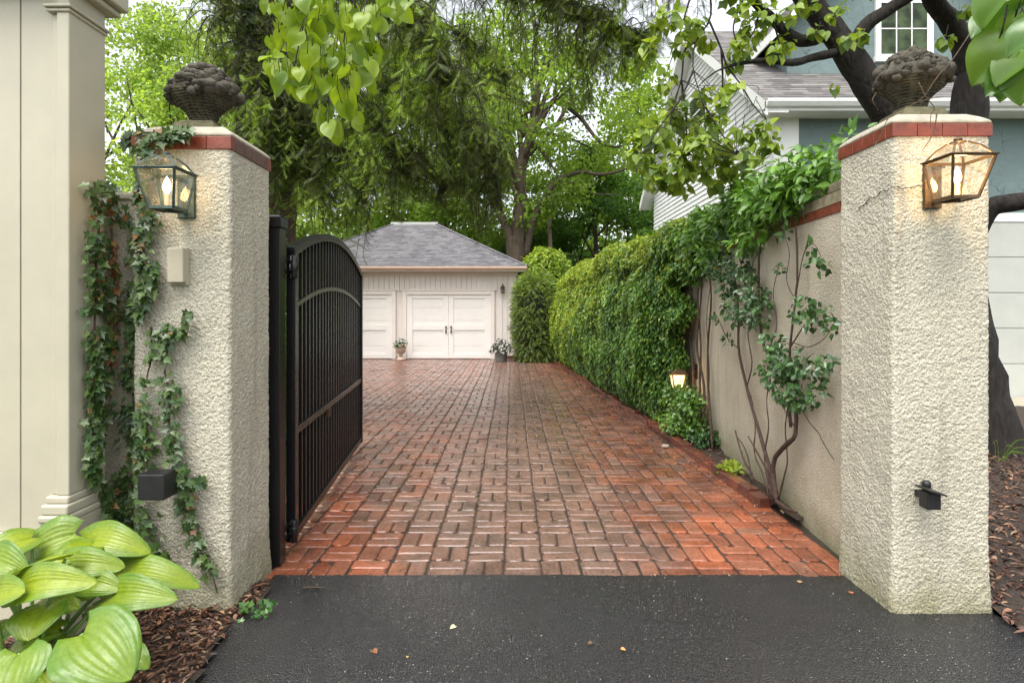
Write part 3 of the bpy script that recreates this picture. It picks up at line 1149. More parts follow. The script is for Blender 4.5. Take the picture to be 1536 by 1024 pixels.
ex0, ex1, ey0 = gx0 - .38, gx1 + .33, GY - .42
m = MB()
m.box(ex0, ex1, ey0, ey0 + .03, EV - .0, EV + .13)
m.box(ex0, ex1, ey0 + .031, GY + .2, EV + .002, EV + .03)
m.box(ex1 - .03, ex1, ey0 + .031, GY + 7.2, EV + .003, EV + .13)
m.build('fascia', M['trim'], t)
m = MB()
m.prism([(ey0 - .002, EV + .14), (ey0 - .002, EV + .03), (ey0 - .07, EV + .05), (ey0 - .11, EV + .1), (ey0 - .11, EV + .15)], ex0 - .02, ex1 + .02, 'x')
m.build('gutter', M['gutter'], t)
run = 3.3
rise = 1.82
ez = EV + .16
ey1 = ey0 + 2 * run + .6
rx0, rx1 = ex0 + run, ex1 - run
SL = math.atan2(rise, run)
GREY = [(.075, .07, .078), (.13, .125, .135), (.19, .18, .19)]
M['shingle'] = shingle_mat('grey_shingles', GREY, .115, .24, 'x', SL)
M['shingle_side'] = shingle_mat('grey_shingles_side', GREY, .115, .24, 'y', SL)
m = MB()
v = [(ex0 - .04, ey0 - .05, ez), (ex1 + .04, ey0 - .05, ez), (ex1 + .04, ey1, ez), (ex0 - .04, ey1, ez), (rx0, ey0 + run, ez + rise), (rx1, ey0 + run, ez + rise), (rx1, ey1 - run, ez + rise), (rx0, ey1 - run, ez + rise)]
m.add(v, [(0, 1, 5, 4)], mi=0)
m.add(v, [(1, 2, 6, 5), (3, 0, 4, 7)], mi=1)
m.add(v, [(2, 3, 7, 6), (4, 5, 6, 7)], mi=0)
m.add([(a, b_, c - .03) for a, b_, c in v[:4]], [(3, 2, 1, 0)], mi=0)
rf = m.build('roof', [M['shingle'], M['shingle_side']], t)
m = MB()
m.bar(v[5], v[1], .16, .03)
m.bar(v[4], v[0], .16, .03)
m.build('hip_cap', M['shingle'], rf)
m = MB()
m.box(rx0 - .05, rx1 + .02, ey0 + run - .03, ey0 + run + .1, ez + rise - .02, ez + rise + .08)
m.build('ridge_flashing', M['dull_white'], rf)
m = MB()
m.prism([(rx1 + .02, ez + rise + .1), (rx1 + .55, ez + rise - .2), (rx1 + .5, ez + rise - .26), (rx1 - .1, ez + rise + .05), (rx1 - .25, ez + rise + .2)], ey0 + run + .11, ey1 - run + .3, 'y')
m.build('ridge_vent', M['blackbox'], rf)

for q0, q1, lab in ((dx0, dx1, None), (lx0, lx1, None)):
    f = MB()
    tw = gxp(610) - gxp(604)
    f.box(q0, q0 + tw, GY - .05, GY + .03, 0, dz)
    f.box(q1 - tw, q1, GY - .05, GY + .03, 0, dz)
    f.box(q0 + tw, q1 - tw, GY - .05, GY + .03, dz - tw, dz)
    f.box(q0 - .02, q1 + .02, GY - .065, GY - .03, dz + .002, dz + .05)
    f.build('door_frame', M['trim'], t, .006)
    d = MB()
    a, b_, top = q0 + tw, q1 - tw, dz - tw
    yb = GY + .01
    d.box(a, b_, yb, yb + .02, .01, top)
    n = 5
    wd = b_ - a
    cw = .33
    for i in range(n):                                  # faint horizontal boards of the door leaf
        d.box(a, b_, yb - .008, yb - .0005, .014 + (top - .02) * i / n, (top - .02) * (i + 1) / n + .002)
    zm0, zm1 = gz(495), gz(487)
    for s0, s1 in ((a, a + .2), ((a + b_) / 2 - cw / 2, (a + b_) / 2 - .006), ((a + b_) / 2 + .006, (a + b_) / 2 + cw / 2), (b_ - .2, b_)):
        d.box(s0, s1, yb - .03, yb - .009, .02, top - .005)
    for s0, s1 in ((a + .201, (a + b_) / 2 - cw / 2 - .001), ((a + b_) / 2 + cw / 2 + .001, b_ - .201)):
        d.box(s0, s1, yb - .03, yb - .009, zm0, zm1)
        d.box(s0, s1, yb - .03, yb - .009, .021, .17)
        d.box(s0, s1, yb - .03, yb - .009, top - .12, top - .006)
    dr = d.build('garage_door', M['garage_door'], t, .003)
    for s in (-1, 1):
        h = MB()
        hx = (a + b_) / 2 + s * .085
        h.bar((hx, yb - .07, gz(498)), (hx, yb - .07, gz(489.5)), .025, .025)
        h.box(hx - .025, hx + .025, yb - .075, yb - .031, gz(499), gz(497))
        h.box(hx - .025, hx + .025, yb - .075, yb - .031, gz(491), gz(489))
        h.build('handle', M['black'], dr)

x, _, z = P(754, 434, GY - .1)
t = thing('wall_lamp', (x, GY, z), 'small dark carriage lamp on the garage wall right of the door', 'lamp')
m = MB()
m.lathe((x, GY - .12, z - .13), [(.03, 0), (.06, .02), (.062, .03)], 12)
m.lathe((x, GY - .12, z + .05), [(.085, 0), (.07, .03), (.03, .06), (.02, .09), (.025, .11), (.004, .14)], 12)
for k in range(6):
    a = k * math.pi / 3
    m.bar((x + .06 * math.cos(a), GY - .12 + .06 * math.sin(a), z - .1), (x + .08 * math.cos(a), GY - .12 + .08 * math.sin(a), z + .05), .012, .012)
m.bar((x, GY, z + .1), (x, GY - .12, z + .12), .02, .02)
m.box(x - .04, x + .04, GY - .02, GY, z - .02, z + .14)
m.build('frame', M['bronze'], t)
m = MB()
m.lathe((x, GY - .12, z - .1), [(.05, 0), (.07, .15)], 12)
m.build('glass', M['glass'], t)

# planters before the garage
M['terracotta'] = simple_mat('old_terracotta', (.5, .37, .28), .75, 0, .4, 40, .35)
M['zinc'] = simple_mat('grey_pot', (.16, .16, .14), .6, 0, .2, 40, .25)
M['petal'] = leaf_mat('white_petals', [(.75, .72, .75), (.8, .78, .78), (.7, .62, .72)], .3, .6)
M['petal_pink'] = leaf_mat('mauve_petals', [(.75, .68, .78), (.8, .78, .8), (.45, .28, .5), (.7, .6, .72)], .3, .6)
M['bedding'] = leaf_mat('bedding_leaves', [(.04, .09, .02), (.06, .12, .025), (.035, .07, .02)], .25)


def flowers(t, c, r, h, mat, n, droop):
    k = n
    a = rng.uniform(0, 6.283, k)
    q = rng.uniform(0, 1, k) ** .5
    p = np.stack([c[0] + np.cos(a) * q * r, c[1] + np.sin(a) * q * r, c[2] + h * (1 - q ** 2) - droop * q ** 3 + rng.uniform(-.03, .03, k)], 1)
    out = np.stack([np.cos(a) * q, np.sin(a) * q, .6 * np.ones(k)], 1)
    kk = k * 3
    pl = np.repeat(p, 3, 0) + rn(kk, .02) - np.repeat(nrm(out), 3, 0) * .03
    scatter('leaves', M['bedding'], t, T_BROAD, pl, np.repeat(out, 3, 0) * .5 + rn(kk, .6), np.repeat(out, 3, 0) + rn(kk, .4), rng.uniform(.05, .1, kk))
    d5, n5, p5 = [], [], []
    on = nrm(out + rn(k, .35) + np.array([0, -.5, 0]))
    for j in range(5):
        u = np.cross(on, np.array([[0.3, .2, 1.0]]))
        u = nrm(u)
        v2 = np.cross(on, u)
        an = j * 1.2566
        d5.append(u * math.cos(an) + v2 * math.sin(an) + on * .2)
        n5.append(on)
        p5.append(p)
    scatter('flowers', mat, t, T_BROAD, np.concatenate(p5), np.concatenate(d5), np.concatenate(n5), rng.uniform(.028, .04, k * 5), np.full(k * 5, 1.3))


x, _, _ = P(601, 538, 19.3)
t = thing('flower_urn', (x, 19.3, 0), 'terracotta pedestal urn of white flowers between the garage doors', 'flower urn')
m = MB()
m.lathe((x, 19.3, 0), [(.15, 0), (.15, .04), (.11, .07), (.055, .12), (.05, .15), (.09, .17), (.06, .19), (.13, .24), (.17, .32), (.165, .37), (.15, .42), (.155, .46), (.2, .49), (.2, .51), (.16, .505)], 26)
m.build('urn', M['terracotta'], t)
flowers(t, (x, 19.3, .53), .21, .12, M['petal'], 75, .06)
x, _, _ = P(752, 541, 18.9)
t = thing('flower_pot', (x, 18.9, 0), 'round grey pot of pinkish white flowers right of the garage door', 'flower pot')
m = MB()
m.lathe((x, 18.9, 0), [(.17, 0), (.175, .03), (.2, .32), (.22, .33), (.225, .37), (.2, .37), (.19, .35)], 26)
m.build('pot', M['zinc'], t)
flowers(t, (x, 18.9, .40), .37, .26, M['petal_pink'], 120, .14)

# ------------------------------------------------------------------ neighbour's house on the right
M['siding'] = paint_mat('white_siding', (.76, .77, .76), .5, .06, .05, 20)


def cracked_mat(name, col):
    m, nt, out = new_mat(name)
    g = N(nt)
    v = g.coords()
    wv = g.n('ShaderNodeMix', data_type='VECTOR')
    nt.links.new(v, wv.inputs[4])
    nt.links.new(g.n('ShaderNodeTexNoise', {'Vector': v, 'Scale': 3.0, 'Detail': 4.0}).outputs['Color'], wv.inputs[5])
    wv.inputs[0].default_value = .25
    cr = g.ramp(g.vor(wv.outputs[1], 3.2, 'DISTANCE_TO_EDGE'), [(.0, 1), (.016, 0)])
    cr = g.math('MULTIPLY', cr, g.ramp(g.noise(v, 2.2, 3), [(.42, 0), (.6, 1)]))
    c = g.mix(g.ramp(g.noise(v, 1.5, 6, .65), [(.3, 0), (.7, 1)]), tuple(x * .85 for x in col), tuple(x * 1.12 for x in col))
    c = g.mix(cr, c, tuple(x * .18 for x in col))
    g.bsdf(out, c, .7, g.bump(g.noise(v, 8, 5), .5, .03))
    return m


M['teal'] = cracked_mat('blue_green_stucco', (.14, .195, .192))
HX, HY, HE = 4.8, 10.95, 5.50            # gable wall, front wall, eave height
HR, HB = 8.75, 20.3                      # ridge height, back wall
HM = (HY + HB) / 2
t = thing('house', (9, HM, 0), 'neighbouring house with white gable siding, blue stucco and shingled roof', 'house')
m = MB()
m.box(HX + .04, 15, HY, HY + .3, 0, HE - .12)
m.build('stucco_wall', M['teal'], t)
m = MB()
m.prism([(HY + .31, 0), (HB, 0), (HB, HE), (HM, HR - .15), (HY + .31, HE)], HX + .035, 14.9, 'x')
m.build('gable_wall', M['siding'], t)
m = MB()                                 # lapped boards of the gable
bh = .125
z = 0.0


def zrange(z):
    if z <= HE:
        return HY + .02, HB
    k = (z - HE) / (HR - .1 - HE)
    return HY + .02 + (HM - HY) * k, HB - (HB - HM) * k


while z < HR - .25:
    z1 = z + bh
    (a0, b0), (a1, b1) = zrange(z), zrange(min(z1, HR - .12))
    x_out, x_in = HX - .012, HX + .012
    m.add([(x_out, a0, z), (x_out, b0, z), (x_in, b1, z1), (x_in, a1, z1), (HX + .03, a0, z), (HX + .03, b0, z)], [(1, 0, 3, 2), (0, 1, 5, 4)])
    z = z1
m.build('lap_siding', M['siding'], t)
m = MB()
m.box(HX - .03, HX + .1, HY - .04, HY + .16, 0, HE - .1)
m.box(HX + .101, HX + .42, HY - .035, HY - .002, 0, HE - .12)
m.build('corner_board', M['white'], t, .005)
# main roof: front slope, back slope, rakes
ROOF = [(.07, .066, .064), (.14, .132, .126), (.22, .21, .2)]
sl = math.atan2(HR - HE, HM - HY)
M['house_roof'] = shingle_mat('brown_grey_shingles', ROOF, .15, .36, 'x', sl)
fy = HY - .48
fz = HE - .48 * math.tan(sl) + .12
by = HB + .48
bz = fz
rx = HX - .38
m = MB()
for th in (0,):
    m.add([(rx, fy, fz), (15.5, fy, fz), (15.5, HM, HR + .12), (rx, HM, HR + .12)], [(0, 1, 2, 3)])
    m.add([(rx, by, bz), (15.5, by, bz), (15.5, HM, HR + .12), (rx, HM, HR + .12)], [(3, 2, 1, 0)])
rf = m.build('roof', M['house_roof'], t)
m = MB()
for (ya, za), (yb_, zb_) in (((fy - .02, fz - .02), (HM, HR + .1)), ((by + .02, bz - .02), (HM, HR + .1))):
    m.prism([(ya, za - .24), (yb_, zb_ - .24), (yb_, zb_ - .005), (ya, za - .005)] if ya < yb_ else [(yb_, zb_ - .24), (ya, za - .24), (ya, za - .005), (yb_, zb_ - .005)], rx, rx + .04, 'x')
    m.prism([(ya, za - .2), (yb_, zb_ - .2), (yb_, zb_ - .17), (ya, za - .17)] if ya < yb_ else [(yb_, zb_ - .2), (ya, za - .2), (ya, za - .17), (yb_, zb_ - .17)], rx + .041, HX + .02, 'x')
m.build('rake_board', M['white'], rf)
m = MB()
m.box(rx, 15, fy + .02, HY - .001, fz - .17, fz - .14)
m.build('soffit', M['white'], t)
m = MB()
m.box(rx, 15, fy - .0, fy + .019, fz - .18, fz - .01)
m.prism([(fy - .002, fz + .0), (fy - .002, fz - .13), (fy - .07, fz - .12), (fy - .115, fz - .05), (fy - .115, fz + .0), (fy - .105, fz + .0), (fy - .1, fz - .04)], rx, 15, 'x')
m.build('gutter', M['white'], t)
# attic window in the gable
m = MB()
a, b_, z0, z1 = 14.75, 16.1, 6.25, 7.15
m.box(HX - .05, HX + .05, a - .1, a, z0 - .1, z1 + .1)
m.box(HX - .05, HX + .05, b_, b_ + .1, z0 - .1, z1 + .1)
m.box(HX - .05, HX + .05, a, b_, z1, z1 + .1)
m.box(HX - .07, HX + .05, a, b_, z0 - .1, z0)
m.box(HX - .045, HX + .02, a, b_, (z0 + z1) / 2 - .02, (z0 + z1) / 2 + .02)
M['pane'] = pane_mat('dark_window_glass', (.018, .026, .012))
wi = m.build('window', M['white'], t)
m = MB()
m.box(HX - .035, HX + .01, a, b_, z0, z1)
m.build('pane', M['pane'], wi)
# dormer
DY = 12.0
dx0, dx1 = 5.96, 9.05
m = MB()
dl, dr_, dz0, pkx, pkz = 5.5, 10.1, 7.5, 7.8, 9.8
m.prism([(dl, 5.6), (dr_, 5.6), (dr_, dz0), (pkx, pkz), (dl, dz0)], DY, 14.4, 'y')
dm = m.build('dormer', M['teal'], t)
m = MB()
for s_ in (-1, 1):
    xe, ze = pkx + s_ * (pkx - dl + .45), dz0 - .45 + .14
    q = [(xe, ze), (pkx, pkz + .14), (pkx, pkz + .005), (xe, ze - .135)]
    m.prism(q if s_ < 0 else q[::-1], DY - .32, 14.5, 'y')
m.build('dormer_roof', M['house_roof'], dm)
m = MB()
for s_ in (-1, 1):
    xe, ze = pkx + s_ * (pkx - dl + .45), dz0 - .45 + .14
    q = [(xe, ze - .14), (pkx, pkz - .002), (pkx, pkz - .2), (xe, ze - .34)]
    m.prism(q if s_ < 0 else q[::-1], DY - .34, DY - .30, 'y')
    m.box(min(xe, xe - s_ * .03), max(xe, xe - s_ * .03), DY - .295, 14.3, ze - .32, ze - .14)
    q = [(xe - s_ * .04, ze - .27), (pkx - s_ * -2.0, dz0 + .28 - .5), (pkx - s_ * -2.0, dz0 + .28 - .53), (xe - s_ * .04, ze - .3)]
m.build('dormer_rake', M['white'], dm)


def sash_window(x0, x1, z0, z1, Y, parent):
    f = MB()
    w_ = .07
    f.box(x0 - w_, x0, Y - .05, Y + .02, z0 - w_, z1 + w_)
    f.box(x1, x1 + w_, Y - .05, Y + .02, z0 - w_, z1 + w_)
    f.box(x0, x1, Y - .05, Y + .02, z1, z1 + w_)
    f.box(x0 - w_ - .02, x1 + w_ + .02, Y - .07, Y + .02, z0 - w_ - .045, z0 - .002)
    w1 = f.build('window', M['white'], parent, .004)
    zm = (z0 + z1) / 2
    for k, (a, b_) in enumerate(((z0, zm), (zm, z1))):
        yy_ = Y - .03 + .0 * k
        s = MB()
        fw = .045
        s.box(x0, x0 + fw, yy_, yy_ + .03, a, b_)
        s.box(x1 - fw, x1, yy_, yy_ + .03, a, b_)
        s.box(x0 + fw, x1 - fw, yy_, yy_ + .03, a, a + fw)
        s.box(x0 + fw, x1 - fw, yy_, yy_ + .03, b_ - fw, b_)
        for i in (1, 2):
            c = x0 + fw + (x1 - x0 - 2 * fw) * i / 3
            s.box(c - .011, c + .011, yy_ + .002, yy_ + .026, a + fw, b_ - fw)
        c = (a + b_) / 2
        s.box(x0 + fw, x1 - fw, yy_ + .004, yy_ + .024, c - .011, c + .011)
        s.build('sash', M['white'], w1)
        p = MB()
        p.box(x0 + fw, x1 - fw, yy_ + .01, yy_ + .018, a + fw, b_ - fw)
        p.build('pane', M['pane'], w1)


sash_window(7.32, 8.33, 6.68, 8.9, DY - .005, t)
# garage door of that house
m = MB()
zt = gz(333, HY)
m.box(8.2, 8.36, HY - .04, HY - .002, 0, zt + .16)
m.box(11.4, 11.56, HY - .04, HY - .002, 0, zt + .16)
m.box(8.36, 11.4, HY - .04, HY - .002, zt, zt + .16)
m.build('door_frame', M['white'], t)
m = MB()
for i in range(5):
    m.box(8.36, 11.4, HY - .025, HY - .003, zt * i / 5 + .012, zt * (i + 1) / 5 - .012)
m.box(8.36, 11.4, HY - .01, HY - .004, 0.001, zt - .001)
m.build('garage_door', M['dull_white'], t, .004)
m = MB()
m.box(7.6, 13, 9.2, HY - .05, -.04, .05)
tag(m.build('concrete_apron', M['concrete']), 'concrete strip before the white garage door on the right', 'apron', kind='structure')

# ------------------------------------------------------------------ cream building on the left
BX = -2.19
t = thing('cream_building', (-3, 3.1, 0), 'cream painted wooden building at the left edge with moulded corner post', 'building')
m = MB()
m.box(-5.5, BX - .105, 3.02, 3.235, .0, 3.4)
m.build('wall', M['cream'], t)
m = MB()
jx = P(32, 500, 3.0)[0]
m.box(-4.2, jx - .003, 2.995, 3.018, .54, 3.4)
m.box(jx + .003, BX - .09, 2.995, 3.018, .54, 3.4)
m.build('board', M['cream'], t, .003)
m = MB()
m.box(BX - .062, BX, 2.965, 3.232, .727, 3.4)
m.box(BX - .10, BX - .0625, 2.985, 3.03, .727, 3.4)
m.build('corner_post', M['cream'], t, .006)
m = MB()                                  # moulded foot of the corner post, a block below it
for z0, z1, o in ((.69, .7265, .014), (.64, .69, .036), (.605, .64, .05)):
    m.box(BX - .105 - o * .3, BX + o * .5, 2.965 - o, 3.24 + o * .2, z0, z1 - .0005)
m.build('base_moulding', M['cream'], t, .01, 3)
m = MB()
m.box(BX - .12, BX + .022, 2.93, 3.243, 0, .6045)
m.box(-5.4, BX - .121, 2.955, 3.0, 0, .50)
m.box(-5.4, BX - .121, 2.965, 3.0, .5005, .54)
m.build('plinth', M['cream'], t, .006)
m = MB()
zc = 3.115
for z0, z1, o in ((zc, zc + .018, .010), (zc + .018, zc + .034, .022)):
    m.box(BX - .105 - o * .4, BX + o, 2.965 - o, 3.236 + o * .4, z0, z1 - .0005)
m.build('capital_moulding', M['cream'], t, .006, 3)
m = MB()
for z0, z1, o in ((3.235, 3.27, .06), (3.27, 3.42, .1)):
    m.box(-5.6, BX + o * .8, 2.965 - o, 3.26 + o * .5, z0, z1 - .0005)
m.build('cornice', M['cream'], t, .012, 3)

t = thing('garden_wall', (-2.1, 3.45, 0), 'low cream stucco wall joining the cream building to the left pillar', 'wall', 'garden walls')
m = MB()
m.box(-2.6, -2.055, 3.37, 3.55, -.03, 2.26)
m.build('wall_body', M['cream_stucco'], t)
m = MB()
m.box(-2.62, -2.057, 3.35, 3.57, 2.2605, 2.30)
m.build('coping', M['cream_stucco'], t, .012)

# ------------------------------------------------------------------ long wall on the right
def wall_run(name, ya, yb_, z0, z1, o0, o1, mat, parent, step=.25, bev=0.0):
    """a stretch of the bent wall: o0, o1 offsets from its face line"""
    m = MB()
    n = max(1, int((yb_ - ya) / step))
    vs, fs = [], []
    for i in range(n + 1):
        y = ya + (yb_ - ya) * i / n
        x = wall_x(y)
        vs += [(x + o0, y, z0), (x + o1, y, z0), (x + o1, y, z1), (x + o0, y, z1)]
    for i in range(n):
        for k in range(4):
            fs.append((i * 4 + k, i * 4 + (k + 1) % 4, i * 4 + 4 + (k + 1) % 4, i * 4 + 4 + k))
    fs += [(3, 2, 1, 0), (n * 4, n * 4 + 1, n * 4 + 2, n * 4 + 3)]
    m.add(vs, fs)
    return m.build(name, mat, parent, bev)


t = thing('garden_wall', (2.4, 11, 0), 'long stuccoed wall with red tile band, its far half hidden by ivy', 'wall', 'garden walls')
wall_run('wall_body', 3.792, 18.6, -.03, 2.30, 0, .28, M['wall'], t)
y = 3.795
m = MB()
while y < 9.4:
    a, b_ = wall_x(y), wall_x(y + .2)
    m.add([(q + o, yy_, z) for z in (2.301, 2.365) for q, yy_ in ((a, y + .0015), (b_, y + .1985)) for o in (-.008, .288)], [(0, 1, 3, 2), (4, 6, 7, 5), (0, 2, 6, 4), (1, 5, 7, 3), (0, 4, 5, 1), (2, 3, 7, 6)])
    y += .2
m.build('tile_band', M['band'], t)
wall_run('coping', 3.795, 18.6, 2.366, 2.44, -.012, .292, M['coping'], t)
wall_run('coping_top', 3.796, 18.6, 2.4405, 2.54, .03, .25, M['coping'], t, bev=.03)
def wcrack(pts):
    crack([(wall_x(y) - .001, y, z) for y, z in pts], t)
wcrack([(4.1, .62), (4.25, .69), (4.33, .75), (4.5, .80), (4.62, .86)])

# little lamp low on that wall
x, Y_, z = P(1016, 568, 8.0)
t = thing('garden_lamp', (x, Y_, z), 'small hooded lit lamp low on the wall where the ivy ends', 'lamp')
M['frost'] = emit_mat('frosted_lit_glass', (1.0, .72, .38), 1.15)
m = MB()
hw = .085
m.frustum((x, Y_, z - .12), hw * 1.3, hw * 1.3, (x, Y_, z + .06), hw * 2, hw * 2)
m.build('frosted_glass', M['frost'], t)
m = MB()
m.frustum((x, Y_, z + .061), .225, .225, (x, Y_, z + .085), .225, .225)
m.frustum((x, Y_, z + .0855), .21, .21, (x, Y_, z + .15), .09, .09)
m.frustum((x, Y_, z + .1505), .07, .07, (x, Y_, z + .165), .03, .03)
m.frustum((x, Y_, z - .14), .12, .12, (x, Y_, z - .121), .13, .13)
for sx in (-1, 1):
    for sy in (-1, 1):
        m.bar((x + sx * hw * .66, Y_ + sy * hw * .66, z - .125), (x + sx * hw * 1.02, Y_ + sy * hw * 1.02, z + .062), .014, .014)
m.build('hood', M['bronze'], t, .002)
m = MB()
m.bar((x + .05, Y_, z + .1), (wall_x(Y_), Y_, z + .1), .03, .03)
m.box(wall_x(Y_) - .02, wall_x(Y_) + .01, Y_ - .05, Y_ + .05, z - .0, z + .2)
m.build('bracket', M['bronze'], t)
L = bpy.data.lights.new('garden_lamp_light', 'POINT')
L.energy = 1.6
L.color = (1, .66, .32)
L.shadow_soft_size = .05
lo = bpy.data.objects.new('garden_lamp_light', L)
COL.objects.link(lo)
lo.location = (x - .02, Y_ - .16, z - .03)
# ------------------------------------------------------------------ foliage materials
M['ivy'] = leaf_mat('ivy_leaves', [(0.0274, 0.0638, 0.0162), (0.0457, 0.0957, 0.0232), (0.0686, 0.12, 0.0255), (0.038, 0.0798, 0.0209), (0.0914, 0.144, 0.0348), (0.0457, 0.0718, 0.0232)], .15, .38, .5)
M['ivy_dry'] = leaf_mat('dry_ivy_leaves', [(.22, .11, .03), (.16, .06, .03), (.26, .16, .05)], .2, .6)
M['stem'] = bark_mat('vine_stem', (.05, .035, .022), (.11, .075, .045), 40, .6)
M['stem_dark'] = bark_mat('rose_stem', (.035, .022, .018), (.09, .055, .04), 40, .6)
M['bark'] = bark_mat('tree_bark', (.008, .0065, .0055), (.028, .022, .018), 16, 1.0)
M['bark_grey'] = bark_mat('grey_brown_bark', (.03, .022, .015), (.095, .068, .047), 7, 1.0)
M['bark_red'] = bark_mat('conifer_bark', (.06, .04, .028), (.13, .085, .06), 9, 1.0)
M['hedge'] = leaf_mat('climber_leaves', [(0.0649, 0.15, 0.027), (0.103, 0.218, 0.0347), (0.147, 0.287, 0.0424), (0.0826, 0.178, 0.0308), (0.221, 0.383, 0.0539)], .22, .33, .5, (.035, .085, .02), 1.3)
M['hedge_new'] = leaf_mat('fresh_climber_leaves', [(0.244, 0.328, 0.0316), (0.365, 0.437, 0.0443), (0.183, 0.273, 0.0316), (0.305, 0.368, 0.038)], .38, .4, .4)
M['shrub_leaf'] = leaf_mat('glossy_shrub_leaves', [(0.0259, 0.0709, 0.018), (0.0431, 0.102, 0.0248), (0.0604, 0.134, 0.0315), (0.0345, 0.0866, 0.0225)], .15, .3, .55)
M['vine_leaf'] = leaf_mat('wall_top_vine_leaves', [(0.0645, 0.154, 0.0186), (0.103, 0.227, 0.0248), (0.154, 0.309, 0.031), (0.0772, 0.176, 0.0223)], .3, .36, .5)
M['yew'] = leaf_mat('yew_sprigs', [(0.07, 0.11, 0.0224), (0.12, 0.175, 0.032), (0.18, 0.239, 0.04), (0.09, 0.138, 0.0256)], .2, .5, .35)
M['hemlock'] = leaf_mat('hemlock_sprigs', [(0.0432, 0.0632, 0.0158), (0.0664, 0.0944, 0.0211), (0.091, 0.118, 0.0264), (0.0581, 0.0711, 0.0211), (0.116, 0.158, 0.029)], .3, .55, .3)
M['hemlock_new'] = leaf_mat('fresh_hemlock_sprigs', [(0.216, 0.343, 0.0413), (0.306, 0.429, 0.055), (0.161, 0.259, 0.0343)], .4, .5, .3)
M['lime'] = leaf_mat('lime_heart_leaves', [(0.218, 0.33, 0.0216), (0.297, 0.408, 0.0288), (0.168, 0.272, 0.0216), (0.257, 0.35, 0.0252), (0.139, 0.233, 0.036)], .5, .36, .45)
M['redbud'] = leaf_mat('redbud_leaves', [(0.193, 0.29, 0.033), (0.276, 0.383, 0.0385), (0.124, 0.211, 0.0275), (0.331, 0.422, 0.044), (0.0828, 0.145, 0.022)], .45, .4, .4)
M['bigleaf'] = leaf_mat('big_wet_leaves', [(0.0675, 0.16, 0.02), (0.0975, 0.208, 0.028), (0.135, 0.24, 0.028)], .35, .28, .55)


def bush_mat(name, a, b_, c, trans=.4):
    return leaf_mat(name, [a, b_, c, a, b_], trans, .55, .25, tuple(x * .55 for x in a), .45)


M['bg'] = [bush_mat('tree_leaves_lime', (0.268, 0.418, 0.0894), (0.37, 0.526, 0.122), (0.485, 0.608, 0.179), .6),
           bush_mat('tree_leaves_mid', (0.174, 0.289, 0.05), (0.261, 0.398, 0.0625), (0.362, 0.495, 0.0875), .6),
           bush_mat('tree_leaves_dark', (0.0725, 0.165, 0.035), (0.116, 0.234, 0.045), (0.174, 0.303, 0.0562), .6),
           bush_mat('tree_leaves_soft', (0.247, 0.358, 0.1), (0.334, 0.454, 0.125), (0.435, 0.55, 0.163), .6)]


def jit(p, a):
    return (p[0] + random.uniform(-a, a), p[1] + random.uniform(-a, a), p[2] + random.uniform(-a, a))


# ------------------------------------------------------------------ background trees
def tree(label, x, y, h, base, rad, mat, n, leaf, trunk_r=.25, seed=1, stems=None, name='broadleaf_tree', clumps=60, bark='bark_grey', flat=.55, tmpl=T_BROAD):
    """crown of leafy clumps inside an egg from base to h, trunk and limbs reaching into it"""
    global rng
    rng = np.random.default_rng(seed)
    random.seed(seed)
    t = thing(name, (x, y, 0), label, 'tree', 'trees behind the garden')
    cc = []
    while len(cc) < clumps:
        u = rng.uniform(-1, 1, 3)
        r = np.linalg.norm(u)
        if r > 1 or r < .35:
            continue
        zz = base + (h - base) * (u[2] * .5 + .5)
        k = math.sin(math.pi * min(1, max(0.02, (zz - base) / (h - base) * .82 + .16)))
        cc.append((x + u[0] * rad * k, y + u[1] * rad * k, zz))
    cc = np.array(cc)
    cr = rng.uniform(.5, 1.15, clumps) * rad * .30
    i = rng.integers(0, clumps, n)
    q = nrm(rn(n)) * rng.uniform(.2, 1, (n, 1)) ** .45
    q[:, 2] *= flat
    pos = cc[i] + q * cr[i][:, None]
    out = nrm(q + 1e-3)
    d = out * .6 + rn(n, .55) + np.array([0, 0, -.35])
    nn2 = out * .5 + np.array([0, 0, .8]) + rn(n, .5)
    scatter('crown', mat, t, tmpl, pos, d, nn2, rng.uniform(.7, 1.35, n) * leaf)
    m = MB()
    if stems is None:
        stems = [[(x, y, -.1), (x + random.uniform(-.2, .2), y, base * .6), (x + random.uniform(-.5, .5), y + random.uniform(-.4, .4), h * .5), (x + random.uniform(-.6, .6), y, h * .85)]]
    for s in stems:
        c = curve(s, 22)
        m.tube(c, [trunk_r * (1 - .8 * (k / 22)) * (1 + .5 * max(0, 1 - k / 3)) for k in range(23)], 10, .12, 2.5)
    top = stems[0]
    for k in range(0, min(clumps, 26)):
        e = cc[k]
        c0 = curve(top, 22)[random.randint(7, 18)]
        md = ((c0.x + e[0]) / 2, (c0.y + e[1]) / 2, (c0.z + e[2]) / 2 + .3)
        m.tube(curve([c0, md, e], 8), taper(trunk_r * .3, .015, 9), 6)
    m.build('trunk', M[bark], t)
    return t


def tx(px, Y):
    return (px - PX) / F * Y


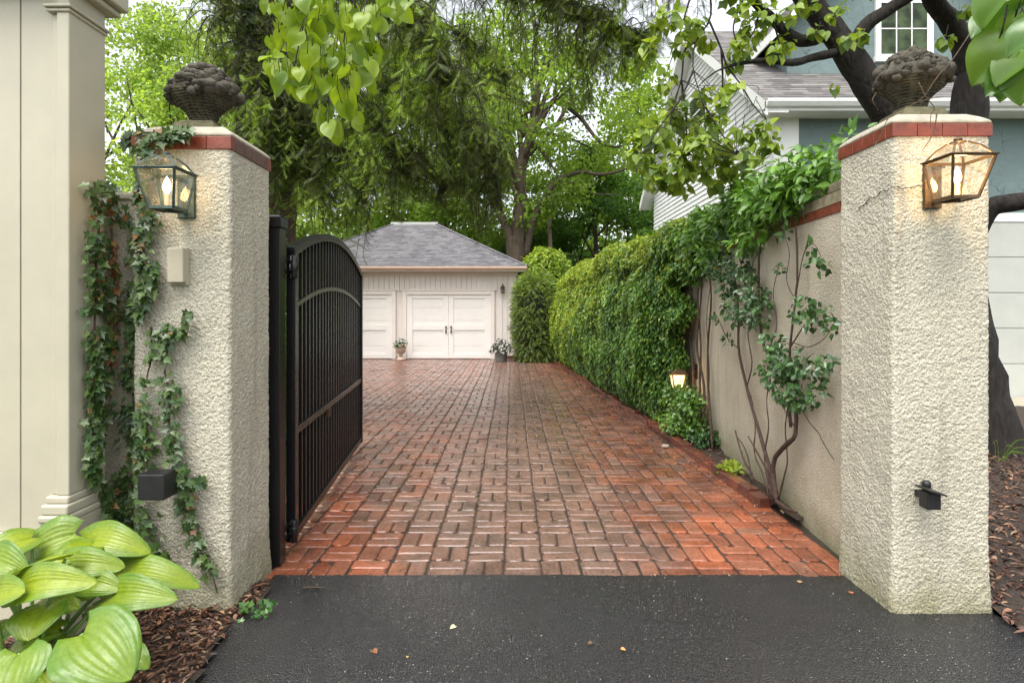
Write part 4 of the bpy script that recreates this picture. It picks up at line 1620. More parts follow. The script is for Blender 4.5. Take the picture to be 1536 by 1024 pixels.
# big multi-stemmed tree behind the garage, built limb by limb
Y0 = 29.0
S = lambda px, py, dy=0: P(px, py, Y0 + dy)
b0 = (tx(772, Y0), Y0, -.1)
stems = [[b0, S(776, 400), S(778, 330), S(781, 265), S(787, 225), S(803, 185), S(806, 120, 1), S(800, 20, 1)],
         [b0, S(768, 400), S(765, 355), S(752, 325), S(735, 280), S(715, 200, 1), S(700, 60, 1)],
         [S(788, 385), S(800, 330), S(822, 290), S(838, 270), S(870, 258), S(905, 262), S(950, 250)],
         [S(784, 240), S(800, 225), S(822, 205), S(850, 160), S(880, 90, 1)],
         [S(784, 235), S(779, 200), S(778, 165), S(770, 100), S(760, 10)],
         [S(850, 160, 1), S(872, 178, 1), S(895, 208), S(918, 220), S(940, 218), S(975, 212)],
         [S(840, 272), S(862, 275), S(890, 290), S(930, 292)]]
t = tree('big fork stemmed tree rising behind the right corner of the garage', tx(800, Y0), Y0 + 1.6, 19, 5.2, 6.4, M['bg'][1], 22000, .19, .40, 11,
         [stems[0]], clumps=85)
for s, r in zip(stems[1:], (.32, .19, .16, .15, .12, .07)):
    m = MB()
    m.tube(curve(s, 22), taper(r, r * .25, 23), 9, .15, 2.5)
    m.build('limb', M['bark_grey'], t)

TREES = [
    ('lime green tree close behind the left lantern', -8.6, 15.0, 8.9, 1.0, 3.5, 0, 17000, .10, .12, 21),
    ('soft green tall tree behind the left fruit basket', -11.5, 25, 17.5, 3, 4.6, 3, 17000, .16, .25, 22),
    ('soft green tree at the far left beside the cream building', -17.5, 24, 16.0, 2, 4.6, 3, 14000, .16, .25, 23),
    ('yellow green tree filling the sky behind the conifer trunk', -11.0, 34, 21, 3, 5.6, 0, 13000, .22, .3, 24),
    ('tall mid green tree behind the left half of the garage roof', -6.0, 36, 20.5, 2, 5.6, 1, 15000, .22, .3, 25),
    ('lime tree showing above the ridge of the garage roof', -2.4, 38, 19, 2.5, 5.2, 0, 13000, .22, .3, 26),
    ('dark green tree right of the forked trunk above the ivy wall', 4.9, 36, 11.5, .5, 5.0, 2, 17000, .2, .25, 27),
    ('dark bushy tree low between the utility pole and the garage', 1.6, 40, 9, .2, 4.6, 2, 14000, .22, .22, 28),
    ('tall mid green tree left of the white gable', 8.6, 41, 19.0, 3, 5.2, 1, 14000, .24, .3, 29),
    ('dark low tree beside the back corner of the white gable', 8.2, 31, 7.6, .3, 3.2, 2, 12000, .16, .2, 30),
    ('dark leafy thicket tree behind the garage roof on the left', -4.5, 33, 9.5, .2, 5, 1, 13000, .2, .2, 31),
    ('mid green tree behind the conifer on the left', -9.0, 19, 8.4, .2, 3.0, 1, 13000, .13, .15, 32),
    ('tall pale tree far behind the roof of the house', 17, 33, 20, 4, 5, 0, 9000, .24, .3, 33),
]
for (lab, x, y, h, b_, r, mi, n, lf, tr, sd) in TREES:
    tree(lab, x, y, h, b_, r, M['bg'][mi], n, lf, tr, sd)
rng = np.random.default_rng(77)
random.seed(77)

# distant belt of woodland
k = 52000
a = rng.uniform(-40, 40, k)
dpt = rng.uniform(46, 58, k)
hh = (6.5 + 3.5 * np.sin(a * .35) + 2.0 * np.sin(a * .9 + 1) + 1.0 * np.sin(a * 2.1)) * rng.uniform(0, 1, k) ** .7
pw = np.stack([a, dpt, hh], 1)
o = scatter('woodland', M['bg'][2], None, T_BROAD, pw, rn(k, .8) + np.array([0, 0, -.4]), rn(k, .5) + np.array([0, -.6, .8]), rng.uniform(.3, .55, k))
tag(o, 'dark mass of far off woodland closing the view behind all trees', 'woodland', kind='stuff')

# utility pole
x, y, _ = P(826, 380, 33)
t = thing('utility_pole', (x, y, 0), 'slim pale wooden utility pole among the trees right of the forked trunk', 'pole')
m = MB()
m.tube([(x + .12, y, -.1), (x, y, 4), (x - .1, y, 7.6), (x - .16, y, 8.6)], [.14, .13, .12, .11], 10)
m.build('shaft', simple_mat('pole_wood', (.25, .2, .14), .8, 0, .4, 12, .3), t)
m = MB()
m.bar((x - .9, y - .1, 8.2), (x + .7, y - .1, 8.2), .1, .1)
m.build('cross_arm', M['bark_grey'], t)

# ------------------------------------------------------------------ weeping conifer on the left
rng = np.random.default_rng(5)
random.seed(5)
HXY = (-3.75, 9.3)
t = thing('hemlock_tree', (HXY[0], HXY[1], 0), 'drooping dark conifer with ivy on its trunk hanging across the drive', 'conifer')
m = MB()
m.tube(curve([(HXY[0] - .1, HXY[1], -.1), (HXY[0], HXY[1], 2.5), (HXY[0] + .02, HXY[1], 6), (HXY[0] + .1, HXY[1], 10), (HXY[0], HXY[1], 15)], 40), taper(.46, .2, 41), 16, .12, 2.2)
m.build('trunk', M['bark_red'], t)
H = lambda px, py, Y: P(px, py, Y)
LIMBS = [
    ([H(405, 30, 9.3), H(500, 110, 8.6), H(570, 190, 8.2), H(615, 260, 8.1)], .045, 1.1),
    ([H(405, 180, 9.3), H(440, 210, 8.6), H(470, 270, 8.4)], .035, 1.0),
    ([H(640, 140, 8.2), H(665, 200, 8.4), H(680, 280, 8.4)], .03, 1.1),
    ([H(405, 40, 9.3), H(395, 70, 8.7), H(400, 120, 8.3), H(410, 200, 8.1)], .04, 1.6),
    ([H(400, -60, 9.3), H(350, -30, 8.7), H(335, 40, 8.4)], .04, .8),
    ([H(405, 120, 9.3), H(430, 130, 8.5), H(445, 190, 8.2)], .04, 1.4),
    ([H(405, 60, 9.3), H(500, 85, 8.9), H(575, 118, 8.5), H(635, 140, 8.2), H(700, 190, 8.0), H(735, 240, 7.9), H(752, 315, 7.9)], .075, 1.0),
    ([H(405, -80, 9.3), H(520, -70, 8.6), H(680, -30, 8.0), H(820, -5, 7.7), H(915, 40, 7.5), H(965, 70, 7.4)], .08, 1.0),
    ([H(405, 150, 9.3), H(460, 175, 8.9), H(515, 225, 8.6), H(545, 300, 8.4)], .045, 1.0),
    ([H(405, -30, 9.3), H(560, 0, 9.6), H(690, 50, 9.9), H(760, 120, 10.0)], .06, .9),
    ([H(405, 20, 9.3), H(375, 55, 8.9), H(350, 130, 8.6)], .04, .5),
    ([H(405, -260, 9.3), H(600, -190, 8.2), H(760, -150, 7.6), H(900, -95, 7.2), H(1000, -45, 7.0)], .08, 1.0),
    ([H(405, 240, 9.3), H(440, 255, 8.9), H(490, 290, 8.7)], .035, .6),
    ([H(405, -140, 9.3), H(480, -90, 8.0), H(560, -20, 7.3), H(640, 60, 7.0), H(680, 130, 6.9)], .055, .9),
    ([H(405, 100, 9.3), H(350, 140, 9.9), H(300, 200, 10.4)], .035, .35),
]
LOWX = [330, 360, 405, 440, 475, 510, 545, 570, 600, 640, 690, 735, 765, 790, 830, 860, 900, 940, 985, 1030]
LOWY = [215, 300, 335, 352, 352, 352, 415, 345, 318, 300, 335, 345, 285, 175, 135, 165, 175, 130, 75, 40]


def proj(p):
    return PX + F * p[0] / p[1], PY - F * (p[2] - CH) / p[1]


bm_ = MB()
sp_p, sp_d, sp_n, sp_s, sp_new = [], [], [], [], []
twig_polys = []
for li, (pts, rad, dens) in enumerate(LIMBS):
    c = curve(pts, 26)
    bm_.tube(c, taper(rad, rad * .22, 27), 8, .15, 4)
    L = sum((c[i + 1] - c[i]).length for i in range(26))
    for _ in range(int(L * 28 * dens)):
        u = random.uniform(.08, 1) ** .8
        b0 = c[min(26, int(u * 26))]
        az = random.uniform(0, 6.283)
        ln = random.uniform(.15, .75) * (1.1 - .4 * u)
        drop = random.uniform(.25, 1.15)
        e1 = b0 + Vector((math.cos(az) * ln * .6, math.sin(az) * ln * .6, random.uniform(-.05, .12)))
        e2 = e1 + Vector((math.cos(az) * ln * .5, math.sin(az) * ln * .5, -drop * .4))
        e3 = e2 + Vector((random.uniform(-.1, .1), random.uniform(-.1, .1), -drop * .6))
        tw = curve([b0, e1, e2, e3], 9)
        keep = []
        for q in tw:
            qx, qy = proj(q)
            if qy > np.interp(qx, LOWX, LOWY) + 25 * noise.noise(Vector((qx * .03, 0, 0))):
                break
            keep.append(q)
        if len(keep) < 3:
            continue
        twig_polys.append(keep)
        fresh = noise.noise(Vector(keep[-1]) * .9) > .07
        for i in range(1, len(keep)):
            for _k in range(4):
                q = keep[i - 1].lerp(keep[i], random.random())
                a2 = random.uniform(0, 6.283)
                sp_p.append(q)
                dv = Vector((math.cos(a2), math.sin(a2), random.uniform(-1.5, -.25)))
                sp_d.append(dv)
                sp_n.append(Vector((random.gauss(0, .5), random.gauss(0, .5), 1)))
                sp_s.append(random.uniform(.09, .2))
                sp_new.append(fresh and i > len(keep) * .45 and random.random() < .75)
for kp in twig_polys:
    bm_.tube(kp, taper(.009, .0025, len(kp)), 4)
bm_.build('branches', M['bark'], t)
A = lambda l: np.array([tuple(v) for v in l])
sp_p, sp_d, sp_n, sp_s, sp_new = A(sp_p), A(sp_d), A(sp_n), np.array(sp_s), np.array(sp_new)
scatter('foliage', M['hemlock'], t, T_NEEDLE, sp_p[~sp_new], sp_d[~sp_new], sp_n[~sp_new], sp_s[~sp_new], rng.uniform(.8, 1.5, (~sp_new).sum()))
scatter('fresh_growth', M['hemlock_new'], t, T_NEEDLE, sp_p[sp_new], sp_d[sp_new], sp_n[sp_new], sp_s[sp_new], rng.uniform(.8, 1.5, sp_new.sum()))

# ivy climbing that trunk
t2 = thing('ivy_vine', (HXY[0] - .3, HXY[1] - .3, 0), 'dark ivy wrapped round the trunk of the big conifer', 'ivy', 'ivy vines')
k = 4200
zz = rng.uniform(.2, 9.5, k)
an = rng.normal(R(215), .75, k)
rr_ = .44 - .02 * zz + rng.uniform(.02, .16, k)
pos = np.stack([HXY[0] + np.cos(an) * rr_, HXY[1] + np.sin(an) * rr_, zz], 1)
on = np.stack([np.cos(an), np.sin(an), .4 * np.ones(k)], 1)
scatter('leaves', M['ivy'], t2, T_IVY, pos, rn(k, .5) + np.array([0, 0, -.9]) + on * .3, on + rn(k, .4), rng.uniform(.06, .12, k))
m = MB()
for s in range(5):
    a0 = R(190 + s * 18)
    m.tube([(HXY[0] + math.cos(a0 + .25 * math.sin(z_ * 1.3 + s)) * (.46 - .02 * z_), HXY[1] + math.sin(a0 + .25 * math.sin(z_ * 1.3 + s)) * (.46 - .02 * z_), z_) for z_ in np.linspace(0, 9, 30)], .02, 6)
m.build('stem', M['stem'], t2)


# ------------------------------------------------------------------ clipped bushes
def bush(name, label, cat, c, r, mats, n, leaf, tmpl, wob=.16, p=2.6, group=None, droop=.5, outw=.6, probs=None, fresh_top=.0):
    """a dense bush: leaves on a lumpy super-ellipsoid shell, stems inside"""
    t = thing(name, (c[0], c[1], 0), label, cat, group)
    u = nrm(rn(n))
    s = (np.abs(u) ** p).sum(1) ** (-1 / p)
    w = np.array([noise.noise(Vector(q) * 3.2) + .6 * noise.noise(Vector(q) * 7) for q in (u * np.array(r) * 1.0)])
    depth = rng.uniform(0, 1, n) ** 2 * .25
    q = u * (s * (1 + wob * w - depth))[:, None]
    pos = q * np.array(r) + np.array(c)
    out = nrm(u / np.array(r))
    d = out * outw + rn(n, .5) + np.array([0, 0, -droop])
    nn2 = out + np.array([0, 0, .5]) + rn(n, .4)
    ok = pos[:, 2] > .02
    pos, d, nn2, out = pos[ok], d[ok], nn2[ok], out[ok]
    fr = (rng.random(len(pos)) < np.clip(fresh_top * ((pos[:, 2] - c[2]) / r[2] * .8 + .35), 0, 1)) if len(mats) > 1 else np.zeros(len(pos), bool)
    sz = rng.uniform(.7, 1.3, len(pos)) * leaf
    scatter('foliage', mats[0], t, tmpl, pos[~fr], d[~fr], nn2[~fr], sz[~fr])
    if fr.any():
        scatter('fresh_growth', mats[1], t, tmpl, pos[fr], d[fr], nn2[fr], sz[fr])
    m = MB()
    for _ in range(14):
        e = Vector(nrm(rn(1))[0]) * .62
        e = (c[0] + e.x * r[0], c[1] + e.y * r[1], max(.3, c[2] + e.z * r[2]))
        b0 = (c[0] + random.uniform(-.15, .15), c[1] + random.uniform(-.15, .15), 0)
        m.tube(curve([b0, ((b0[0] + e[0]) / 2 + .05, (b0[1] + e[1]) / 2, e[2] * .6), e], 8), taper(.04, .012, 9), 6)
    m.build('stem', M['stem'], t)
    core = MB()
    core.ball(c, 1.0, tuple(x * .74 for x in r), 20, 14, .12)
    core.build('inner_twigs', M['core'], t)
    return t


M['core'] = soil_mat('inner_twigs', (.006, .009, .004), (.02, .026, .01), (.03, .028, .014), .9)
x = tx(801, 18.7)
bush('yew_bush', 'tall clipped yew standing at the right corner of the garage', 'yew', (x + .02, 18.9, 1.25), (.62, .6, 1.45), [M['yew'], M['hemlock_new']], 5200, .17, T_SPRIG, .12, 4.0, droop=.35, outw=1.0, fresh_top=.25)
x = tx(820, 21)
bush('climber_bush', 'light green leafy mound rising behind the yew and the ivy wall', 'shrub', (x, 21.5, 1.9), (.95, .9, 1.85), [M['bg'][1], M['hedge_new']], 11000, .11, T_BROAD, .14, 3.0, fresh_top=.55)
for (x, y, rx_, rz, lab) in ((-2.9, 5.3, .55, 1.1, 'dark bush behind the gate near the left pillar'), (-3.1, 6.6, .6, 1.25, 'dark bush behind the middle of the open gate'), (-3.6, 8.0, .7, 1.2, 'dark bush behind the far end of the open gate')):
    bush('shrub', lab, 'shrub', (x, y, rz * .8), (rx_, .75, rz), [M['hedge']], 5200, .07, T_BROAD, .2, 2.6, 'dark bushes behind the gate')

# ------------------------------------------------------------------ ivy hedge over the far half of the right wall
rng = np.random.default_rng(15)
random.seed(15)
t = thing('ivy_hedge', (1.9, 13, 0), 'thick glossy green climber covering the far half of the wall', 'climber')


def hedge_pt(y, u):
    """profile from the foot (u=0) up the face and over the top (u=1)"""
    near = min(1.0, max(0.0, (y - 7.3) / 1.3))
    bulge = (.18 + .52 * near) * (1 - .25 * max(0, (y - 15) / 3))
    foot = max(kx(y) + .16, 0)
    wx = wall_x(y)
    H_ = 2.62 + .22 * near + .05 * math.sin(y * 1.7)
    if u < .72:
        k = u / .72
        z = k * (H_ - .45)
        face = foot + (.10 - .32 * math.sin(math.pi * min(1, k * .95 + .05)) * near)
        if near < 1:
            face = face * near + (wx - .14) * (1 - near)
        return Vector((face, y, z)), Vector((-1, 0, .12))
    k = (u - .72) / .28
    a = k * math.pi * .62
    face = foot + .06 - .04 * near
    if near < 1:
        face = face * near + (wx - .14) * (1 - near)
    w_ = wx + .14 - face
    return Vector((face + w_ * (1 - math.cos(a)) * .75, y, H_ - .45 + .45 * math.sin(a))), Vector((-math.cos(a), 0, math.sin(a)))


k = 80000
pos, on, fr = np.zeros((k, 3)), np.zeros((k, 3)), np.zeros(k, bool)
ys = 7.35 + (18.55 - 7.35) * rng.uniform(0, 1, k) ** 1.35
us = rng.uniform(0, 1, k)
for i in range(k):
    y, u = ys[i], us[i]
    if y < 8.2 and u < .66 + .1 * random.random():
        # the curtain's near edge is ragged: thin it out below the top
        edge = 7.95 + .35 * noise.noise(Vector((u * 9, 0, 3)))
        if y < edge:
            y = edge + random.random() ** 2 * 2.0
    p, nrm_ = hedge_pt(y, u)
    q = Vector((y * .9, u * 3.2, 0))
    wv = noise.noise(q * 1.3) * .13 + noise.noise(q * 3.2) * .10
    p = p + nrm_ * (wv + .05 - random.random() ** 2 * .22)
    pos[i] = p
    on[i] = nrm_
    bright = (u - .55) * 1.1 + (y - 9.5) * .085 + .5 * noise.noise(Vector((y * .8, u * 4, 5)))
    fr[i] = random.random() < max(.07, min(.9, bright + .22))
d = on * .45 + np.array([0, -.1, -.95]) + rn(k, .38)
nn2 = on + np.array([0, -.15, .45]) + rn(k, .38)
sz = rng.uniform(.036, .07, k) * np.where(ys < 10, 1.0, 1.15)
ok = pos[:, 2] > .03
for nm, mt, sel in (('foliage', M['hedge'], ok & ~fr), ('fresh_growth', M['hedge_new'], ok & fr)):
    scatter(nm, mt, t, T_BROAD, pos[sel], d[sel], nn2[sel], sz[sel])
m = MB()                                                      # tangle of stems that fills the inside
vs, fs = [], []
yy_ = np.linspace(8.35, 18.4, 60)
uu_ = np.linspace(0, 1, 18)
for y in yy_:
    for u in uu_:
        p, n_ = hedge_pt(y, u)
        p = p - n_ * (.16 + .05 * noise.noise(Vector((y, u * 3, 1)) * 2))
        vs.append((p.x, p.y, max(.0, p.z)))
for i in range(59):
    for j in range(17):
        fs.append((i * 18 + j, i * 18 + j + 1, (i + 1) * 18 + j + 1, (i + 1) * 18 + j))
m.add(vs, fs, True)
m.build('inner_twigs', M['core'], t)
m = MB()
for px_, yb in ((1030, 8.0), (1040, 7.65), (1050, 7.25), (1033, 7.45)):
    yj = yb
    m.tube(curve([(wall_x(yj) - .14, yj - .35 + random.uniform(-.1, .1), .02), (wall_x(yj) - .08, yj - .1, .7), (wall_x(yj) - .05 + random.uniform(-.05, .02), yj + random.uniform(-.2, .2), 1.2), (wall_x(yj) - .06, yj + random.uniform(-.15, .15), 1.8), (wall_x(yj) - .05, yj + .05, 2.3)], 16), taper(.017, .009, 17), 7, .35, 22)
m.build('stem', M['stem_dark'], t)


def leaf_cloud(name, mat, parent, centres, n_each, leaf, tmpl, flat=.8, out_bias=(-.5, -.5, .4), d_bias=(0, 0, -.5), clear=None):
    pos, d, nn3 = [], [], []
    for (cx, cy, cz, r) in centres:
        k = max(3, int(n_each * r * r * 100))
        q = nrm(rn(k)) * rng.uniform(.15, 1, (k, 1)) ** .5
        q[:, 2] *= flat
        pos.append(np.array([cx, cy, cz]) + q * r)
        d.append(nrm(q) * .6 + rn(k, .45) + np.array(d_bias))
        nn3.append(nrm(q) * .5 + np.array(out_bias) + rn(k, .4))
    pos, d, nn3 = np.concatenate(pos), np.concatenate(d), np.concatenate(nn3)
    if clear is not None:
        kp = np.array([clear(p) for p in pos])
        pos, d, nn3 = pos[kp], d[kp], nn3[kp]
    return scatter(name, mat, parent, tmpl, pos, d, nn3, rng.uniform(.65, 1.3, len(pos)) * leaf)


def off_wall(p):
    return p[0] < wall_x(p[1]) - .02 and p[2] > .02


# vine over the top of the near half of the wall
t = thing('wall_top_vine', (2.4, 6.5, 2.4), 'leafy green vine sprawling along the top of the near wall', 'vine')
cs = []
for i in range(125):
    y = 4.08 + 5.1 * random.random() ** .95
    cs.append((wall_x(y) + random.uniform(-.2, .25), y, 2.5 + random.uniform(-.02, .30) * (1 if y > 5 else .8), random.uniform(.11, .22)))
for i in range(46):
    y = 5.0 + 3.8 * random.random() ** .7
    cs.append((wall_x(y) - random.uniform(.04, .16), y, 2.35 - random.uniform(0, .35) * (y - 4.5) / 4, random.uniform(.08, .15)))
leaf_cloud('leaves', M['vine_leaf'], t, cs, 20, .095, T_OVAL, .75, (-.3, -.4, .8), (-.2, -.2, -.35))
m = MB()
for s in range(7):
    m.tube(curve([(wall_x(y) + random.uniform(-.1, .15), y, 2.57 + random.uniform(0, .06)) for y in np.linspace(4.9 + random.random(), 9, 8)], 30), taper(.012, .006, 31), 6, .2, 10)
m.build('stem', M['stem'], t)
t = thing('vine_shoots', (2.35, 4.6, 2.5), 'few upright fresh shoots with pointed leaves rising above the vine near the right pillar', 'vine')
m = MB()
lp, ld = [], []
for s in range(9):
    y = random.uniform(4.4, 5.8)
    b0 = Vector((wall_x(y) + random.uniform(-.05, .2), y, 2.5))
    e = b0 + Vector((random.uniform(-.15, .1), random.uniform(-.15, .05), random.uniform(.25, .48)))
    c = curve([b0, (b0 + e) / 2 + Vector((.02, 0, .03)), e], 8)
    m.tube(c, taper(.005, .002, 9), 5)
    for j in range(3, 9):
        for s2 in range(3):
            a = random.uniform(0, 6.28)
            lp.append(c[j])
            ld.append((math.cos(a), math.sin(a), random.uniform(-.4, .3)))
m.build('stem', M['stem'], t)
lp, ld = A(lp), np.array(ld)
scatter('leaves', M['vine_leaf'], t, T_OVAL, lp, ld, rn(len(lp), .3) + np.array([0, -.3, 1]), rng.uniform(.06, .1, len(lp)))

# ------------------------------------------------------------------ rose-like shrub trained on the near wall
def wp(px, py, off):
    """point 'off' in front of the wall face seen at a photo pixel"""
    y = 5.0
    for _ in range(30):
        y = (wall_x(y) - off) * F / (px - PX)
    return P(px, py, y)


t = thing('climbing_shrub', wp(1160, 748, .12), 'gnarled bare stemmed shrub with glossy leaf clumps trained on the near wall', 'climber')
t.location.z = 0
m = MB()
ST = [([(1166, 752), (1160, 720), (1142, 659), (1120, 580), (1108, 523), (1108, 478), (1103, 421), (1090, 390)], .030, .011),
      ([(1160, 755), (1160, 725), (1161, 690), (1178, 668), (1192, 655), (1194, 640), (1194, 612), (1183, 560), (1150, 530), (1140, 480), (1138, 400), (1141, 352), (1146, 330)], .036, .012),
      ([(1186, 640), (1184, 600), (1184, 545), (1186, 512), (1193, 450), (1196, 405), (1194, 342)], .02, .010),
      ([(1164, 750), (1150, 705), (1142, 690), (1130, 668), (1122, 654)], .02, .008),
      ([(1154, 745), (1145, 712), (1135, 690), (1131, 670), (1133, 640), (1128, 600), (1120, 578)], .014, .006),
      ([(1128, 710), (1116, 690), (1108, 665), (1103, 646)], .016, .010),
      ([(1128, 720), (1123, 690), (1116, 670), (1106, 655)], .012, .008),
      ([(1108, 523), (1090, 505), (1078, 480), (1070, 468)], .009, .005),
      ([(1108, 478), (1125, 440), (1128, 400), (1140, 370)], .009, .005),
      ([(1186, 520), (1205, 490), (1222, 470)], .009, .004),
      ([(1192, 640), (1180, 620), (1172, 606)], .008, .003),
      ([(1196, 430), (1206, 380), (1220, 366), (1232, 385)], .007, .003),
      ([(1166, 752), (1180, 762), (1195, 768)], .03, .012),
      ([(1158, 745), (1150, 712), (1147, 680), (1153, 640), (1150, 600), (1156, 560)], .012, .006),
      ([(1168, 748), (1176, 715), (1181, 690), (1178, 640), (1184, 600)], .012, .006),
      ([(1120, 580), (1128, 545), (1122, 500), (1130, 460), (1126, 420)], .01, .005),
      ([(1150, 530), (1165, 490), (1160, 440), (1168, 400)], .008, .004),
      ([(1193, 450), (1180, 420), (1184, 380), (1176, 350)], .007, .003),
      ([(1103, 421), (1088, 400), (1080, 372), (1086, 350)], .008, .004),
      ([(1186, 512), (1212, 520), (1236, 508), (1248, 488)], .007, .003),
      ([(1060, 640), (1064, 560), (1060, 480), (1066, 420), (1062, 380)], .010, .006)]
for pts, r0, r1 in ST:
    n = 22
    pp = [wp(px, py, .07 + .05 * min(1, max(0, (py - 600) / 120))) for px, py in pts]
    m.tube(curve(pp, n), taper(r0 * .62, r1 * .7, n + 1), 8, .34, 22)
m.build('stem', M['stem_dark'], t)
CL = [(1186, 572, 34), (1160, 560, 26), (1215, 552, 26), (1200, 600, 20), (1182, 598, 16), (1172, 545, 16), (1118, 462, 34), (1140, 468, 26), (1092, 425, 24), (1075, 402, 20), (1108, 395, 24),
      (1222, 395, 13), (1232, 402, 10), (1205, 460, 22), (1218, 480, 18), (1240, 540, 16), (1250, 490, 14), (1243, 470, 12), (1093, 512, 9), (1072, 478, 8), (1218, 372, 10), (1132, 440, 20), (1165, 515, 18), (1180, 540, 26), (1225, 590, 16), (1168, 402, 9), (1178, 352, 9), (1086, 352, 12), (1128, 415, 12), (1196, 470, 10), (1150, 500, 10), (1100, 470, 12), (1080, 385, 12), (1120, 410, 14)]
cs = []
for px, py, r in CL:
    q = wp(px, py, .12)
    cs.append((q[0], q[1], q[2], r / F * q[1]))
leaf_cloud('leaves', M['shrub_leaf'], t, cs, 44, .052, T_BROAD, .9, (-.5, -.5, .5), (-.15, -.15, -.5), off_wall)

# low plants at the foot of the wall
LOWP = [((1045, 655, .15), .22, M['hedge'], 'dark leafy tuft on the bed below the little wall lamp'),
        ((1060, 680, .12), .16, M['shrub_leaf'], 'dark shaggy clump on the bed between lamp and gnarled shrub'),
        ((1093, 700, .2), .10, M['hedge_new'], 'small fresh green tuft just behind the brick edging')]
for (px, py, off), r, mt, lab in LOWP:
    q = wp(px, py, off)
    t = thing('low_plant', (q[0], q[1], 0), lab, 'plant', 'low plants along the wall foot')
    leaf_cloud('leaves', mt, t, [(q[0] + random.uniform(-r, r) * .7, q[1] + random.uniform(-r, r), r * .55 + random.uniform(0, r * .7), r * .55) for _ in range(7)], 70, .05, T_BROAD, .8, (-.3, -.3, .8), (-.1, -.2, .1), off_wall)
    m = MB()
    for _ in range(8):
        m.tube(curve([(q[0], q[1], .02), jit((q[0], q[1], r * .7), r * .4), jit((q[0] - .03, q[1], r * 1.2), r * .8)], 7), taper(.007, .002, 8), 5)
    m.build('stem', M['stem'], t)
q = wp(1030, 610, .28)
t = thing('low_plant', (q[0], q[1], 0), 'taller leafy growth hanging under the little wall lamp', 'plant', 'low plants along the wall foot')
leaf_cloud('leaves', M['hedge'], t, [(q[0] + random.uniform(-.2, .1), q[1] + random.uniform(-.15, .4), random.uniform(.15, .62), .13) for _ in range(16)], 45, .055, T_BROAD, 1, (-.4, -.4, .7), (-.2, -.2, -.1), off_wall)
m = MB()
for _ in range(9):
    m.tube(curve([(q[0], q[1], .02), jit((q[0], q[1], .3), .12), jit((q[0] - .05, q[1], .55), .2)], 7), taper(.008, .003, 8), 5)
m.build('stem', M['stem'], t)
# ------------------------------------------------------------------ redbud behind the right pillar
rng = np.random.default_rng(31)
random.seed(31)
t = thing('redbud_tree', (5.1, 6.5, 0), 'dark multi-trunked tree behind the right pillar with heart shaped leaves', 'tree')
D = 6.5
m = MB()
def limb(mb, pts, r0, r1, n=22, rough=.14, seg=12):
    c = curve([P(*p) for p in pts], n)
    mb.tube(c, taper(r0, r1, n + 1), seg, rough, 5)
    return c
limb(m, [(1482, 700, 6.5), (1468, 600, 6.5), (1448, 500, 6.5), (1436, 410, 6.5), (1434, 320, 6.5), (1448, 230, 6.5), (1453, 160, 6.5), (1455, 105, 6.5), (1457, 70, 6.5)], .30, .12, 30)
limb(m, [(1484, 712, 6.5), (1481, 690, 6.5), (1476, 640, 6.5), (1466, 580, 6.5)], .42, .26, 10)
limb(m, [(1535, 708, 6.3), (1508, 690, 6.4), (1484, 640, 6.5)], .1, .2, 10)
m.build('trunk', M['bark'], t)
m = MB()
limb(m, [(1442, 330, 6.5), (1410, 270, 6.4), (1368, 215, 6.3), (1328, 165, 6.25), (1292, 112, 6.2), (1262, 66, 6.2), (1232, 26, 6.2), (1200, -15, 6.2), (1170, -70, 6.1)], .19, .10, 30)
m.build('leaning_trunk', M['bark'], t)
m = MB()
limb(m, [(1280, 95, 6.2), (1284, 66, 6.15), (1300, 38, 6.1), (1336, 12, 6.0), (1372, -12, 5.9), (1420, -60, 5.8)], .08, .05)
m.build('limb', M['bark'], t)
m = MB()
limb(m, [(1452, 110, 6.5), (1443, 62, 6.45), (1424, 30, 6.4), (1402, 4, 6.3), (1380, -40, 6.2)], .125, .08)
m.build('limb', M['bark'], t)
m = MB()
limb(m, [(1456, 110, 6.5), (1470, 66, 6.5), (1482, 40, 6.5), (1500, -10, 6.5)], .13, .08)
m.build('limb', M['bark'], t)
m = MB()
limb(m, [(1240, 52, 6.2), (1205, 62, 6.1), (1178, 48, 6.0), (1158, 28, 5.95), (1140, 12, 5.9), (1118, -8, 5.8), (1060, -40, 5.7)], .065, .03)
m.build('limb', M['bark'], t)
m = MB()
limb(m, [(1258, 78, 6.2), (1222, 86, 6.1), (1190, 94, 6.0), (1150, 91, 5.9), (1118, 94, 5.85), (1095, 99, 5.8)], .05, .014)
m.build('limb', M['bark'], t)
m = MB()
limb(m, [(1465, 345, 6.4), (1485, 312, 6.3), (1515, 304, 6.2), (1560, 296, 6.1), (1640, 260, 6.0)], .10, .085)
m.build('limb', M['bark'], t)
m = MB()
